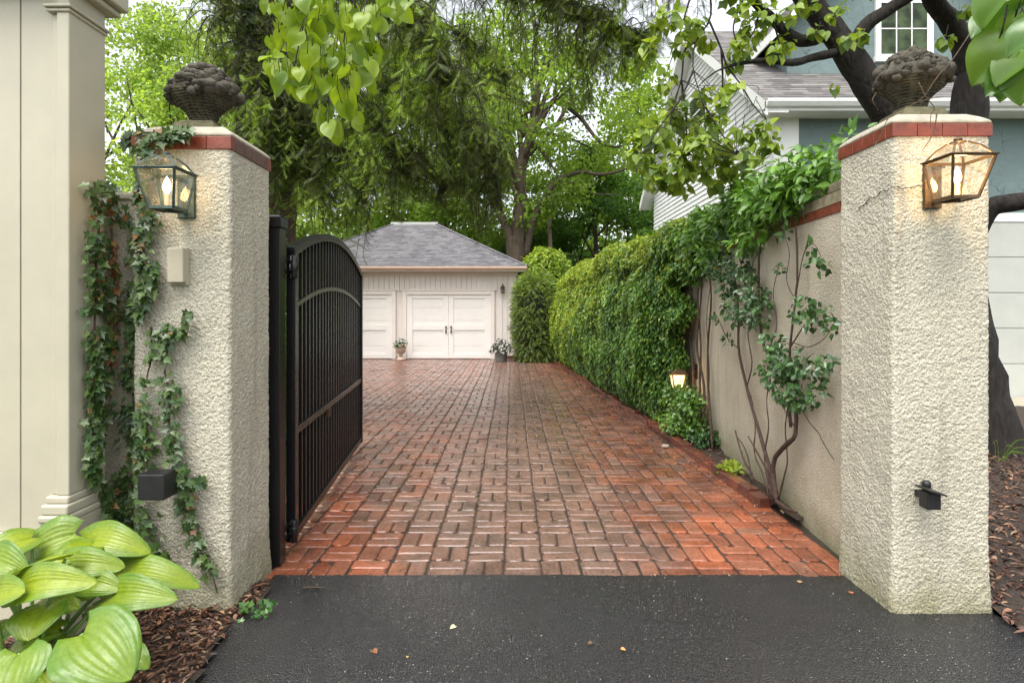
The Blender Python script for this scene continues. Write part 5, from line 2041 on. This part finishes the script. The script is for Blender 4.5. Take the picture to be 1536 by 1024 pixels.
TW = [[(1060, -40, 5.7), (1066, 0, 5.75), (1064, 32, 5.8), (1043, 64, 5.8), (1040, 106, 5.75), (1053, 151, 5.7), (1059, 196, 5.65)],
      [(1064, 32, 5.8), (1082, 74, 5.85), (1091, 100, 5.85), (1112, 128, 5.8), (1130, 158, 5.75), (1150, 180, 5.7)],
      [(1043, 64, 5.8), (1027, 76, 5.85), (1022, 120, 5.9), (1008, 165, 5.9), (1002, 220, 5.9)],
      [(1082, 74, 5.85), (1084, 130, 5.9), (1078, 195, 5.9), (1075, 250, 5.9)],
      [(1053, 151, 5.7), (1075, 190, 5.6), (1105, 232, 5.55)],
      [(1040, 106, 5.75), (1020, 150, 5.7), (990, 190, 5.65), (965, 230, 5.6)],
      [(1095, 99, 5.8), (1070, 110, 5.8), (1045, 132, 5.85)],
      [(1118, -8, 5.8), (1100, 40, 5.75), (1110, 75, 5.7)],
      [(1140, 12, 5.9), (1132, 45, 5.8), (1120, 62, 5.8)],
      [(1158, 28, 5.95), (1170, 70, 5.9), (1164, 82, 5.9)],
      [(1022, 120, 5.9), (1030, 190, 5.95), (1025, 270, 6.0)],
      [(1060, -40, 5.7), (1035, 0, 5.8), (1020, 50, 5.9), (1000, 110, 6)],
      [(1232, 26, 6.2), (1228, 45, 6.0)], [(1300, 38, 6.1), (1292, 60, 5.9)], [(1424, 30, 6.4), (1418, 58, 6.2)]]
for tw in TW:
    limb(m, tw, .011, .004, 14, .1, 6)
for k in range(70):
    px, py = random.uniform(950, 1165), random.uniform(130, 280)
    if py > 200 + .4 * (1165 - px):
        continue
    tw = TW[random.choice((0, 1, 2, 3, 4, 5, 10))]
    a = tw[random.randint(2, len(tw) - 1)]
    limb(m, [a, ((a[0] + px) / 2, (a[1] + py) / 2 - 8, a[2]), (px * .5 + a[0] * .5, py * .6 + a[1] * .4, a[2] + random.uniform(-.2, .2))], .004, .0018, 6, 0, 4)
m.build('twig', M['bark'], t)
RC = [(985, 200, 30), (960, 235, 22), (1000, 250, 30), (1040, 240, 30), (1075, 255, 28), (1105, 245, 24), (1150, 195, 16), (1158, 215, 14), (1120, 200, 14), (1030, 190, 22), (1070, 180, 18), (1060, 140, 15),
      (1085, 150, 14), (1010, 165, 22), (985, 265, 20), (1020, 278, 18), (950, 215, 14), (1050, 215, 24), (1085, 215, 18), (1060, 60, 14), (1040, 40, 20), (1020, 70, 18), (1110, 70, 20), (1130, 40, 20), (1150, 20, 18), (1120, 15, 18),
      (1100, 95, 12), (1165, 75, 13), (1180, 62, 14), (1000, 120, 15), (1228, 45, 12), (1255, 20, 12), (1292, 55, 13), (1270, 60, 10), (1418, 58, 11), (1450, 15, 12), (1510, 25, 20), (1190, 20, 14), (1215, 5, 14), (1000, 30, 22), (975, 70, 16), (1515, 60, 14),
      (1020, -40, 30), (1100, -40, 40), (1200, -70, 50), (1320, -70, 60), (1450, -90, 60), (1550, -40, 50), (1250, 130, 6), (1100, 125, 10), (1130, 225, 16), (1125, 262, 10)]
cs = []
for px, py, r in RC:
    q = P(px, py, 5.85 + random.uniform(-.25, .25))
    cs.append((q[0], q[1], q[2], r / F * 5.85))
leaf_cloud('leaves', M['redbud'], t, cs, 22, .082, T_HEART, 1.0, (-.1, -.55, .55), (0, -.1, -.6))

# ------------------------------------------------------------------ branches hanging in from above, close to the camera
def hang(name, label, cat, leaves, mat, twigs, size, rs, bmat):
    t = thing(name, tuple(twigs[0][0]), label, cat)
    for tw in twigs:
        m = MB()
        m.tube(curve(tw, 14), taper(rs, rs * .35, 15), 6, .1, 20)
        m.build('twig', bmat, t)
    m = MB()
    pos, d, n3 = [], [], []
    for (p, dv, nv) in leaves:
        pos.append(p)
        d.append(dv)
        n3.append(nv)
        q = Vector(p) - Vector(dv).normalized() * .03 + Vector((0, 0, .03))
        m.tube([q, Vector(p)], .0013, 4)
    m.build('leaf_stalks', bmat, t)['kind'] = 'stuff'
    scatter('leaves', mat, t, T_HEART_FINE, A(pos), np.array(d), np.array(n3), np.array([random.uniform(.65, 1.2) * size for _ in pos]), smooth=True)
    return t


lv = []
LC = [(440, 40, 30), (470, 30, 30), (505, 20, 30), (525, 60, 28), (440, 95, 26), (480, 100, 28), (530, 95, 22), (560, 85, 14), (425, 120, 16), (465, 130, 22), (490, 168, 14), (510, 140, 20), (555, 110, 10), (600, 8, 14), (415, 55, 14), (535, 178, 7), (560, 30, 22), (590, -20, 25), (500, -30, 40), (430, -20, 40), (470, 70, 26), (408, 88, 8), (497, 190, 7), (560, 65, 8)]
for px, py, r in LC:
    for _ in range(max(2, int(r * .55))):
        a, q = random.uniform(0, 6.283), random.random() ** .5
        p = P(px + math.cos(a) * q * r, py + math.sin(a) * q * r, 2.25 + random.uniform(-.22, .22))
        lv.append((p, (random.gauss(.1, .45), random.gauss(0, .5), -1 + random.gauss(0, .35)), (random.gauss(0, .9), -1, random.gauss(.35, .6))))
tw = [[P(470, -260, 2.3), P(480, -120, 2.25), P(470, -20, 2.25), P(450, 60, 2.2), P(440, 110, 2.2)],
      [P(480, -120, 2.25), P(520, -20, 2.3), P(515, 70, 2.3), P(505, 150, 2.3)],
      [P(480, -120, 2.25), P(560, -40, 2.2), P(600, 0, 2.2)],
      [P(520, -20, 2.3), P(550, 50, 2.25), P(560, 100, 2.25)],
      [P(470, -20, 2.25), P(425, 30, 2.3), P(415, 90, 2.3)],
      [P(515, 70, 2.3), P(535, 130, 2.3), P(535, 175, 2.3)]]
hang('overhanging_branch', 'branch of lime yellow heart leaves hanging in front of the conifer', 'branch', lv, M['lime'], tw, .063, .005, M['bark'])
lv = []
LB = [(1500, 150, 14, 1.25), (1475, 128, 8, 1.3), (1520, 110, 18, 1.3), (1500, 80, 20, 1.3), (1530, 60, 22, 1.2), (1470, 55, 10, 1.45), (1500, 20, 26, 1.25), (1545, 15, 30, 1.3), (1480, 0, 20, 1.4), (1530, -40, 40, 1.3), (1570, 80, 30, 1.2), (1485, 100, 10, 1.3)]
for px, py, r, Yd in LB:
    for _ in range(3 if r < 15 else 4):
        a, q = random.uniform(0, 6.283), random.random() ** .5
        p = P(px + 20 + math.cos(a) * q * r, py - 45 + math.sin(a) * q * r, Yd + random.uniform(-.1, .1))
        lv.append((p, (-.45 + random.gauss(0, .3), random.gauss(0, .3), -.9), (-.5 + random.gauss(0, .4), -.75, random.gauss(.7, .3))))
tw = [[P(1700, -200, 1.4), P(1600, -90, 1.35), P(1540, -20, 1.3), P(1510, 60, 1.28), P(1500, 110, 1.25)], [P(1600, -90, 1.35), P(1500, -60, 1.4), P(1475, 20, 1.42)], [P(1540, -20, 1.3), P(1550, 40, 1.22), P(1545, 70, 1.2)]]
hang('overhanging_branch', 'branch of big wet green leaves hanging close at the top right corner', 'branch', lv, M['bigleaf'], tw, .088, .004, M['bark'])

# dead twigs lying over the right fruit basket
t = thing('dead_twigs', (2.33, 3.4, 2.75), 'thin bare twigs draped over the right stone fruit basket and pillar top', 'twigs')
m = MB()
for pts in ([(1455, 50), (1430, 90), (1402, 118), (1383, 150), (1340, 165), (1330, 185), (1320, 205), (1310, 222)], [(1380, 122), (1390, 142), (1396, 160), (1400, 175), (1398, 190)], [(1383, 150), (1395, 150), (1415, 148)], [(1310, 140), (1308, 155), (1318, 168)], [(1400, 175), (1398, 200), (1384, 226)]):
    m.tube(curve([jit(P(px, py, 3.2), .012) for px, py in pts], 16), taper(.0035, .0015, 17), 5, .2, 30)
m.build('twig', M['stem'], t)

# ------------------------------------------------------------------ ivy on the left wall and pillar
rng = np.random.default_rng(41)
random.seed(41)


def iY(px):
    if px > 203:
        return 3.235
    return min(3.33, 2.16 * F / (PX - px))


def ivy(label, strands, loc, leaf=.06, name='ivy_vine', dry=.05, mat='ivy', grp='ivy vines'):
    t = thing(name, loc, label, 'ivy', grp)
    m = MB()
    pos, d, n3, dr = [], [], [], []
    for pts, wid, dens in strands:
        ctr = [Vector((px, py, w_)) for (px, py), w_ in zip(pts, wid)]
        c = curve(ctr, 40)
        pp = []
        for q in c:
            pp.append(P(q.x + 4 * noise.noise(Vector((q.y * .05, 1, q.x * .01))), q.y, iY(q.x) - .006))
        m.tube(pp, taper(.0075, .003, 41), 5, .2, 30)
        L = sum((Vector(pp[i + 1]) - Vector(pp[i])).length for i in range(40))
        for _ in range(int(L * 250 * dens)):
            i = random.randint(0, 39)
            q = c[i].lerp(c[i + 1], random.random())
            dens_here = noise.noise(Vector((q.y * .028, q.x * .02, 7)))
            if random.random() > .62 + 1.1 * dens_here:
                continue
            off = random.gauss(0, .27) * q.z
            px, py = q.x + off, q.y + random.uniform(-6, 6)
            Y = iY(px) - random.uniform(.008, .055)
            p = P(px, py, Y)
            pos.append(p)
            sd = 1 if off > 0 else -1
            d.append((sd * random.uniform(.0, .9), random.uniform(-.5, .05), random.uniform(-1.1, -.1)))
            n3.append((random.gauss(0, .3), -1, random.gauss(.55, .4)))
            dr.append(random.random() < dry)
    dr = np.array(dr)
    pos, d, n3 = np.array(pos), np.array(d), np.array(n3)
    m.build('stem', M['stem'], t)
    scatter('leaves', M[mat], t, T_IVY, pos[~dr], d[~dr], n3[~dr], rng.uniform(.55, 1.25, (~dr).sum()) * leaf)
    if dr.any():
        scatter('dry_leaves', M['ivy_dry'], t, T_IVY, pos[dr], d[dr], n3[dr], rng.uniform(.5, 1.0, dr.sum()) * leaf)
    return t


def strand(*a):
    return [(p[0], p[1]) for p in a], [p[2] for p in a]


ivy('dark ivy strand beside the cream building, thickest near its top', [
    (*strand((158, 276, 42), (150, 320, 36), (146, 380, 26), (144, 440, 26), (143, 500, 26), (146, 540, 16), (142, 580, 14), (143, 640, 18), (140, 700, 20), (150, 730, 22)), 1.9),
    (*strand((172, 300, 26), (180, 330, 22), (188, 330, 10)), 1.4),
    (*strand((160, 415, 16), (164, 460, 18), (162, 500, 20), (158, 540, 12), (165, 600, 10), (150, 640, 10)), .9)], (-2.15, 3.2, 0), .042, dry=.05)
ivy('half dried ivy strand with orange leaves between two green strands', [
    (*strand((168, 300, 10), (168, 370, 12), (172, 410, 12), (174, 450, 12), (170, 500, 12), (168, 545, 12), (163, 590, 8)), .9)], (-2.1, 3.3, 0), .042, dry=.72)
ivy('bushy ivy in the middle surrounding the black sensor box', [
    (*strand((200, 330, 16), (215, 400, 26), (205, 450, 26), (198, 480, 10), (196, 530, 10), (196, 560, 20), (200, 600, 44), (205, 640, 44), (212, 690, 44), (190, 740, 46), (205, 790, 60), (222, 830, 44), (235, 845, 30)), 2.5),
    (*strand((232, 395, 10), (220, 430, 26), (206, 460, 26), (200, 490, 8)), 1.2),
    (*strand((235, 300, 24), (215, 350, 20), (200, 395, 20)), 1.0),
    (*strand((150, 725, 16), (170, 760, 26), (180, 790, 36), (195, 830, 36)), 1.8)], (-2.0, 3.25, 0), .043, dry=.06)
ivy('slender light ivy strand winding down the face of the left pillar', [
    (*strand((283, 472, 6), (268, 505, 10), (250, 490, 14), (244, 510, 22), (248, 550, 24), (255, 590, 24), (256, 630, 18), (262, 680, 22), (272, 730, 24), (282, 770, 18), (295, 810, 16), (312, 850, 16), (325, 885, 22)), 1.25),
    (*strand((262, 715, 10), (285, 722, 14), (312, 720, 12)), .8),
    (*strand((224, 490, 8), (226, 530, 8), (222, 570, 6)), .5)], (-1.85, 3.23, 0), .042, dry=.04)
ivy('ivy tuft creeping over the top corner of the left pillar', [
    (*strand((285, 196, 8), (262, 198, 22), (240, 205, 30), (222, 215, 26), (210, 228, 16)), 2.6),
    (*strand((240, 200, 20), (205, 200, 20), (190, 212, 8)), 1.2),
    (*strand((225, 225, 14), (210, 290, 10), (222, 330, 14)), .7)], (-2.0, 3.25, 2.4), .055, dry=.1)
for (px, py, r, lab) in ((306, 892, 22, 'small fresh ivy clump at the foot of the left pillar'), (382, 926, 20, 'ivy sprig creeping onto the black asphalt')):
    q = P(px, py, CH * F / (py - PY))
    t = thing('ivy_sprig', (q[0], q[1], 0), lab, 'ivy', 'ivy sprigs on the ground')
    k = 46 if r > 20 else 30
    pos = np.stack([q[0] + rng.uniform(-1, 1, k) * r / F * 3.3 * 1.3, q[1] + rng.normal(0, .03, k), rng.uniform(.01, .07, k)], 1)
    M['ivy_fresh'] = M.get('ivy_fresh') or leaf_mat('fresh_ivy', [(.04, .12, .025), (.06, .16, .03), (.09, .2, .04)], .25, .35)
    scatter('leaves', M['ivy_fresh'], t, T_IVY, pos, rn(k, .7), rn(k, .35) + np.array([0, -.4, 1]), rng.uniform(.02, .04, k))
    m = MB()
    m.tube(curve([(q[0] - .1, q[1] + .05, .01), (q[0], q[1], .03), (q[0] + .09, q[1] - .01, .02)], 8), .003, 5)
    m.build('stem', M['stem'], t)

# ------------------------------------------------------------------ hosta
def hosta_mat():
    m, nt, out = new_mat('hosta_leaf')
    g = N(nt)
    uv = g.n('ShaderNodeUVMap').outputs[0]
    sep = g.n('ShaderNodeSeparateXYZ', {0: uv})
    a = g.math('ABSOLUTE', sep.outputs[1])
    nz = g.noise(g.coords(), 9, 5, .6)
    e = g.math('ADD', a, g.math('MULTIPLY', g.math('SUBTRACT', nz, .5), .9))
    c = g.mix(g.ramp(e, [(.35, 0), (.95, 1)]), (.235, .30, .012), (.12, .21, .018))
    rand = g.n('ShaderNodeObjectInfo').outputs['Random']
    c = g.mix(g.math('MULTIPLY', rand, .55), c, (.075, .18, .025))
    vein = g.math('ABSOLUTE', g.math('SINE', g.math('MULTIPLY', sep.outputs[1], 22.0)))
    c = g.mix(g.ramp(vein, [(0, .10), (.3, 0)]), c, (.10, .2, .03))
    c = g.mix(1.0, c, g.ramp(g.noise(g.coords(), 60, 4), [(.3, .85), (.7, 1.1)]), 'MULTIPLY')
    sp = g.math('MULTIPLY', g.ramp(g.noise(g.coords(), 26, 3, .5), [(.71, 0), (.76, 1)]), g.ramp(g.noise(g.coords(), 5, 3), [(.5, 0), (.65, .8)]))
    c = g.mix(sp, c, (.11, .075, .025))                          # a few browned specks
    edge = g.ramp(g.math('ADD', a, g.math('MULTIPLY', g.noise(g.coords(), 14, 4), .12)), [(1.02, 0), (1.08, .6)])
    c = g.mix(edge, c, (.16, .12, .04))
    b = g.bsdf(out, c, g.ramp(g.noise(g.coords(), 20, 4), [(.35, .25), (.7, .5)]), g.bump(g.noise(g.coords(), 70, 4), .35, .004), spec=.45)
    tr = g.n('ShaderNodeBsdfTranslucent', {'Color': g.mix(1.0, c, (1.1, 1.15, .5), 'MULTIPLY')})
    mx = g.n('ShaderNodeMixShader', {0: .25, 1: b.outputs[0], 2: tr.outputs[0]})
    nt.links.new(mx.outputs[0], out.inputs[0])
    return m


M['hosta'] = hosta_mat()
M['hosta_stem'] = simple_mat('hosta_stalk', (.14, .24, .05), .4, 0, .1, 30, .2)
HC = Vector((-2.02, 2.52, 0))
hosta = thing('hosta_plant', tuple(HC), 'large hosta with broad ribbed yellow green leaves at the left corner', 'hosta')


def hosta_leaf(base, tip, width, up, arch=.10, droop=.12, cup=.10, seed=0, stem=True):
    base, tip = Vector(base), Vector(tip)
    ax = tip - base
    L = ax.length
    ax.normalize()
    z = Vector(up)
    z = (z - ax * z.dot(ax)).normalized()
    y = z.cross(ax)
    nu, nv = 30, 41
    vs, uv = [], []
    for i in range(nu + 1):
        s = i / nu
        w = math.sin(math.pi * min(1, s ** .68)) ** .55 if 0 < s < 1 else 0
        for j in range(nv):
            v = -1 + 2 * j / (nv - 1)
            xl = L * (s * 1.0 - .20 * (abs(v) ** 1.3) * (1 - s) ** 3)
            wav = noise.noise(Vector((s * 3 + seed * 3.1, v * 1.5, seed)))
            h = arch * L * math.sin(math.pi * s) - droop * L * s * s + cup * width * (abs(v) ** 1.4) * w - .9 * cup * width * max(0, abs(v) - .55) ** 1.2 * w * 1.8
            h += wav * .05 * width * (.25 + abs(v) ** 2)
            h += .0075 * width * math.cos(v * 11 * math.pi) * math.sin(math.pi * min(1, s * 1.02 + .02)) ** .6 * (1 - .3 * abs(v))
            h -= .03 * width * math.exp(-(v / .07) ** 2) * (1 - s)
            yy2 = v * w * width / 2 * (1 + .05 * wav)
            if s < .16:
                yy2 = v * width / 2 * max(w * .97, .42 + 2.6 * s) if abs(v) > .03 else yy2
            q = base + ax * xl + y * yy2 + z * h
            vs.append(q)
            uv.append((s, v))
    fs = [(i * nv + j, (i + 1) * nv + j, (i + 1) * nv + j + 1, i * nv + j + 1) for i in range(nu) for j in range(nv - 1)]
    m = MB()
    m.add(vs, fs, True)
    o = m.build('leaf', M['hosta'], hosta)
    ul = o.data.uv_layers.new(name='UVMap')
    li = np.zeros(len(o.data.loops), np.int32)
    o.data.loops.foreach_get('vertex_index', li)
    ul.data.foreach_set('uv', np.array(uv, np.float32)[li].ravel())
    if stem:
        st = MB()
        root = HC + Vector((random.uniform(-.09, .09), random.uniform(-.08, .08), .02))
        md = (root + base) / 2 + Vector((0, 0, .04))
        st.tube(curve([root, md, base - z * .004], 10), taper(.011, .006, 11), 7)
        st.build('stalk', M['hosta_stem'], hosta)


HL = [  # base pixel + depth, tip pixel + depth, width, up vector, arch, droop
    ((124, 950, 2.24), (192, 1014, 2.13), .285, (-.12, -.5, .85), .08, .10),
    ((28, 980, 2.2), (2, 1062, 2.06), .25, (0, -.55, .8), .08, .12),
    ((70, 910, 2.42), (40, 956, 2.30), .235, (-.1, -.6, .8), .12, .16),
    ((26, 888, 2.42), (131, 868, 2.34), .16, (.1, -.75, .7), .18, .14),
    ((152, 900, 2.62), (256, 893, 2.52), .17, (.05, -.72, .72), .16, .12),
    ((176, 858, 2.80), (297, 874, 2.76), .15, (.1, -.6, .8), .16, .10),
    ((86, 852, 2.66), (180, 846, 2.62), .155, (.1, -.75, .7), .16, .12),
    ((128, 812, 2.86), (218, 822, 2.78), .17, (.1, -.7, .75), .18, .14),
    ((138, 820, 2.76), (80, 846, 2.62), .19, (-.2, -.7, .75), .12, .1),
    ((112, 800, 2.88), (28, 838, 2.80), .23, (-.1, -.85, .6), .10, .06),
    ((48, 806, 2.80), (-20, 840, 2.66), .18, (-.15, -.85, .6), .12, .1),
    ((-20, 838, 2.6), (36, 856, 2.54), .17, (0, -.8, .65), .12, .1),
    ((98, 836, 2.52), (-4, 872, 2.44), .20, (-.35, .1, 1), .06, .05),
    ((118, 872, 2.62), (178, 880, 2.56), .13, (.05, -.75, .7), .12, .1),
    ((-12, 900, 2.36), (30, 884, 2.28), .15, (-.1, -.7, .75), .12, .1),
    ((86, 946, 2.52), (8, 976, 2.46), .15, (-.1, -.35, .9), .12, .12),
    ((195, 975, 2.48), (221, 1000, 2.42), .09, (.1, -.6, .8), .12, .1),
    ((105, 1000, 2.40), (146, 1030, 2.32), .14, (.1, -.6, .8), .1, .1),
    ((-5, 870, 2.52), (-60, 930, 2.3), .22, (-.2, -.6, .8), .12, .12),
    ((60, 985, 2.5), (90, 1050, 2.3), .18, (0, -.7, .7), .12, .12),
    ((190, 845, 2.9), (207, 838, 2.84), .12, (.1, -.6, .8), .1, .1),
    ((60, 900, 2.6), (110, 905, 2.5), .17, (.05, -.6, .8), .12, .14),
    ((20, 930, 2.5), (-6, 960, 2.4), .17, (-.1, -.6, .8), .12, .14),
    ((140, 915, 2.7), (190, 930, 2.62), .12, (.1, -.5, .85), .12, .16),
    ((95, 880, 2.75), (140, 890, 2.7), .15, (.1, -.6, .8), .12, .12),
    ((55, 960, 2.55), (100, 985, 2.48), .14, (0, -.5, .85), .1, .14),
]
for i, (b_, e_, wd, up, ar, dr_) in enumerate(HL):
    hosta_leaf(P(*b_), P(*e_), wd, up, ar, dr_, .12, i)

# ------------------------------------------------------------------ small things on the ground
FL = [((679, 943), .034, (.62, .66, .3), 'pale yellow green fallen leaf in the middle of the asphalt'), ((562, 980), .04, (.2, .09, .04), 'curled brown fallen leaf on the asphalt, left of centre'), ((935, 976), .026, (.55, .22, .08), 'small orange fallen leaf on the asphalt right of centre'),
      ((611, 987), .014, (.5, .32, .08), 'tiny ochre leaf scrap on the asphalt'), ((885, 967), .03, (.12, .075, .04), 'narrow dark brown leaf on the asphalt'), ((1276, 890), .03, (.32, .12, .05), 'rusty leaf scrap beside the foot of the right pillar'), ((1200, 874), .035, (.3, .2, .1), 'dry tan leaf near the right end of the brick seam'),
      ((998, 672), .10, (.34, .27, .2), 'pale flat stone chip leaning on the brick edging')]
for (px, py), s, col, lab in FL:
    q = P(px, py, CH * F / (py - PY))
    m = MB()
    tv, tf = T_HEART
    a = random.uniform(0, 6.28)
    vs = [(q[0] + s * ((v[0] - .45) * math.cos(a) - v[1] * math.sin(a)), q[1] + s * ((v[0] - .45) * math.sin(a) + v[1] * math.cos(a)), .006 + s * (.45 * abs(v[1]) + .3 * (v[0] - .4) ** 2)) for v in tv]
    m.add(vs, tf, True)
    if 'stone' in lab:
        m = MB()
        m.ball((q[0], q[1], .025), .055, (.9, .7, .45), 9, 6, .4)
        tag(m.build('stone_chip', simple_mat('stone_chip', col, .8, 0, .3, 40, .2)), lab, 'stone')
        continue
    o = m.build('fallen_leaf', simple_mat('fallen_leaf', col, .5, 0, .2, 60, .3))
    tag(o, lab, 'leaf', 'fallen leaves')
q = P(470, 883, CH * F / (883 - PY))
m = MB()
m.tube(curve([(q[0] - .06, q[1], .006), (q[0] - .02, q[1] + .008, .008), (q[0] + .06, q[1] + .004, .006)], 8), .0035, 6, .2, 40)
tag(m.build('twig', M['stem']), 'short brown twig on the asphalt near the left pillar', 'twig')

# grass tuft by the tree
q = P(1497, 715, 6.0)
t = thing('grass_tuft', (q[0], q[1], .1), 'small arching grass tuft beside the dark tree trunk', 'grass')
m = MB()
for i in range(9):
    a = random.uniform(-1.0, 1.6)
    L = random.uniform(.25, .5)
    b0 = Vector((q[0] + random.uniform(-.03, .03), q[1] + random.uniform(-.03, .03), .08))
    c = curve([b0, b0 + Vector((math.sin(a) * L * .35, -.05, L * .55)), b0 + Vector((math.sin(a) * L * .9, -.12, L * .5))], 8)
    vs, fs = [], []
    for k, p in enumerate(c):
        w_ = .012 * (1 - k / 8) + .001
        vs += [p + Vector((0, -w_ * .4, w_)), p + Vector((0, 0, -w_ * .6))]
    fs = [(k * 2, k * 2 + 1, k * 2 + 3, k * 2 + 2) for k in range(8)]
    m.add(vs, fs, True)
m.build('blades', leaf_mat('grass_blades', [(.12, .22, .03), (.2, .3, .05)], .3), t)
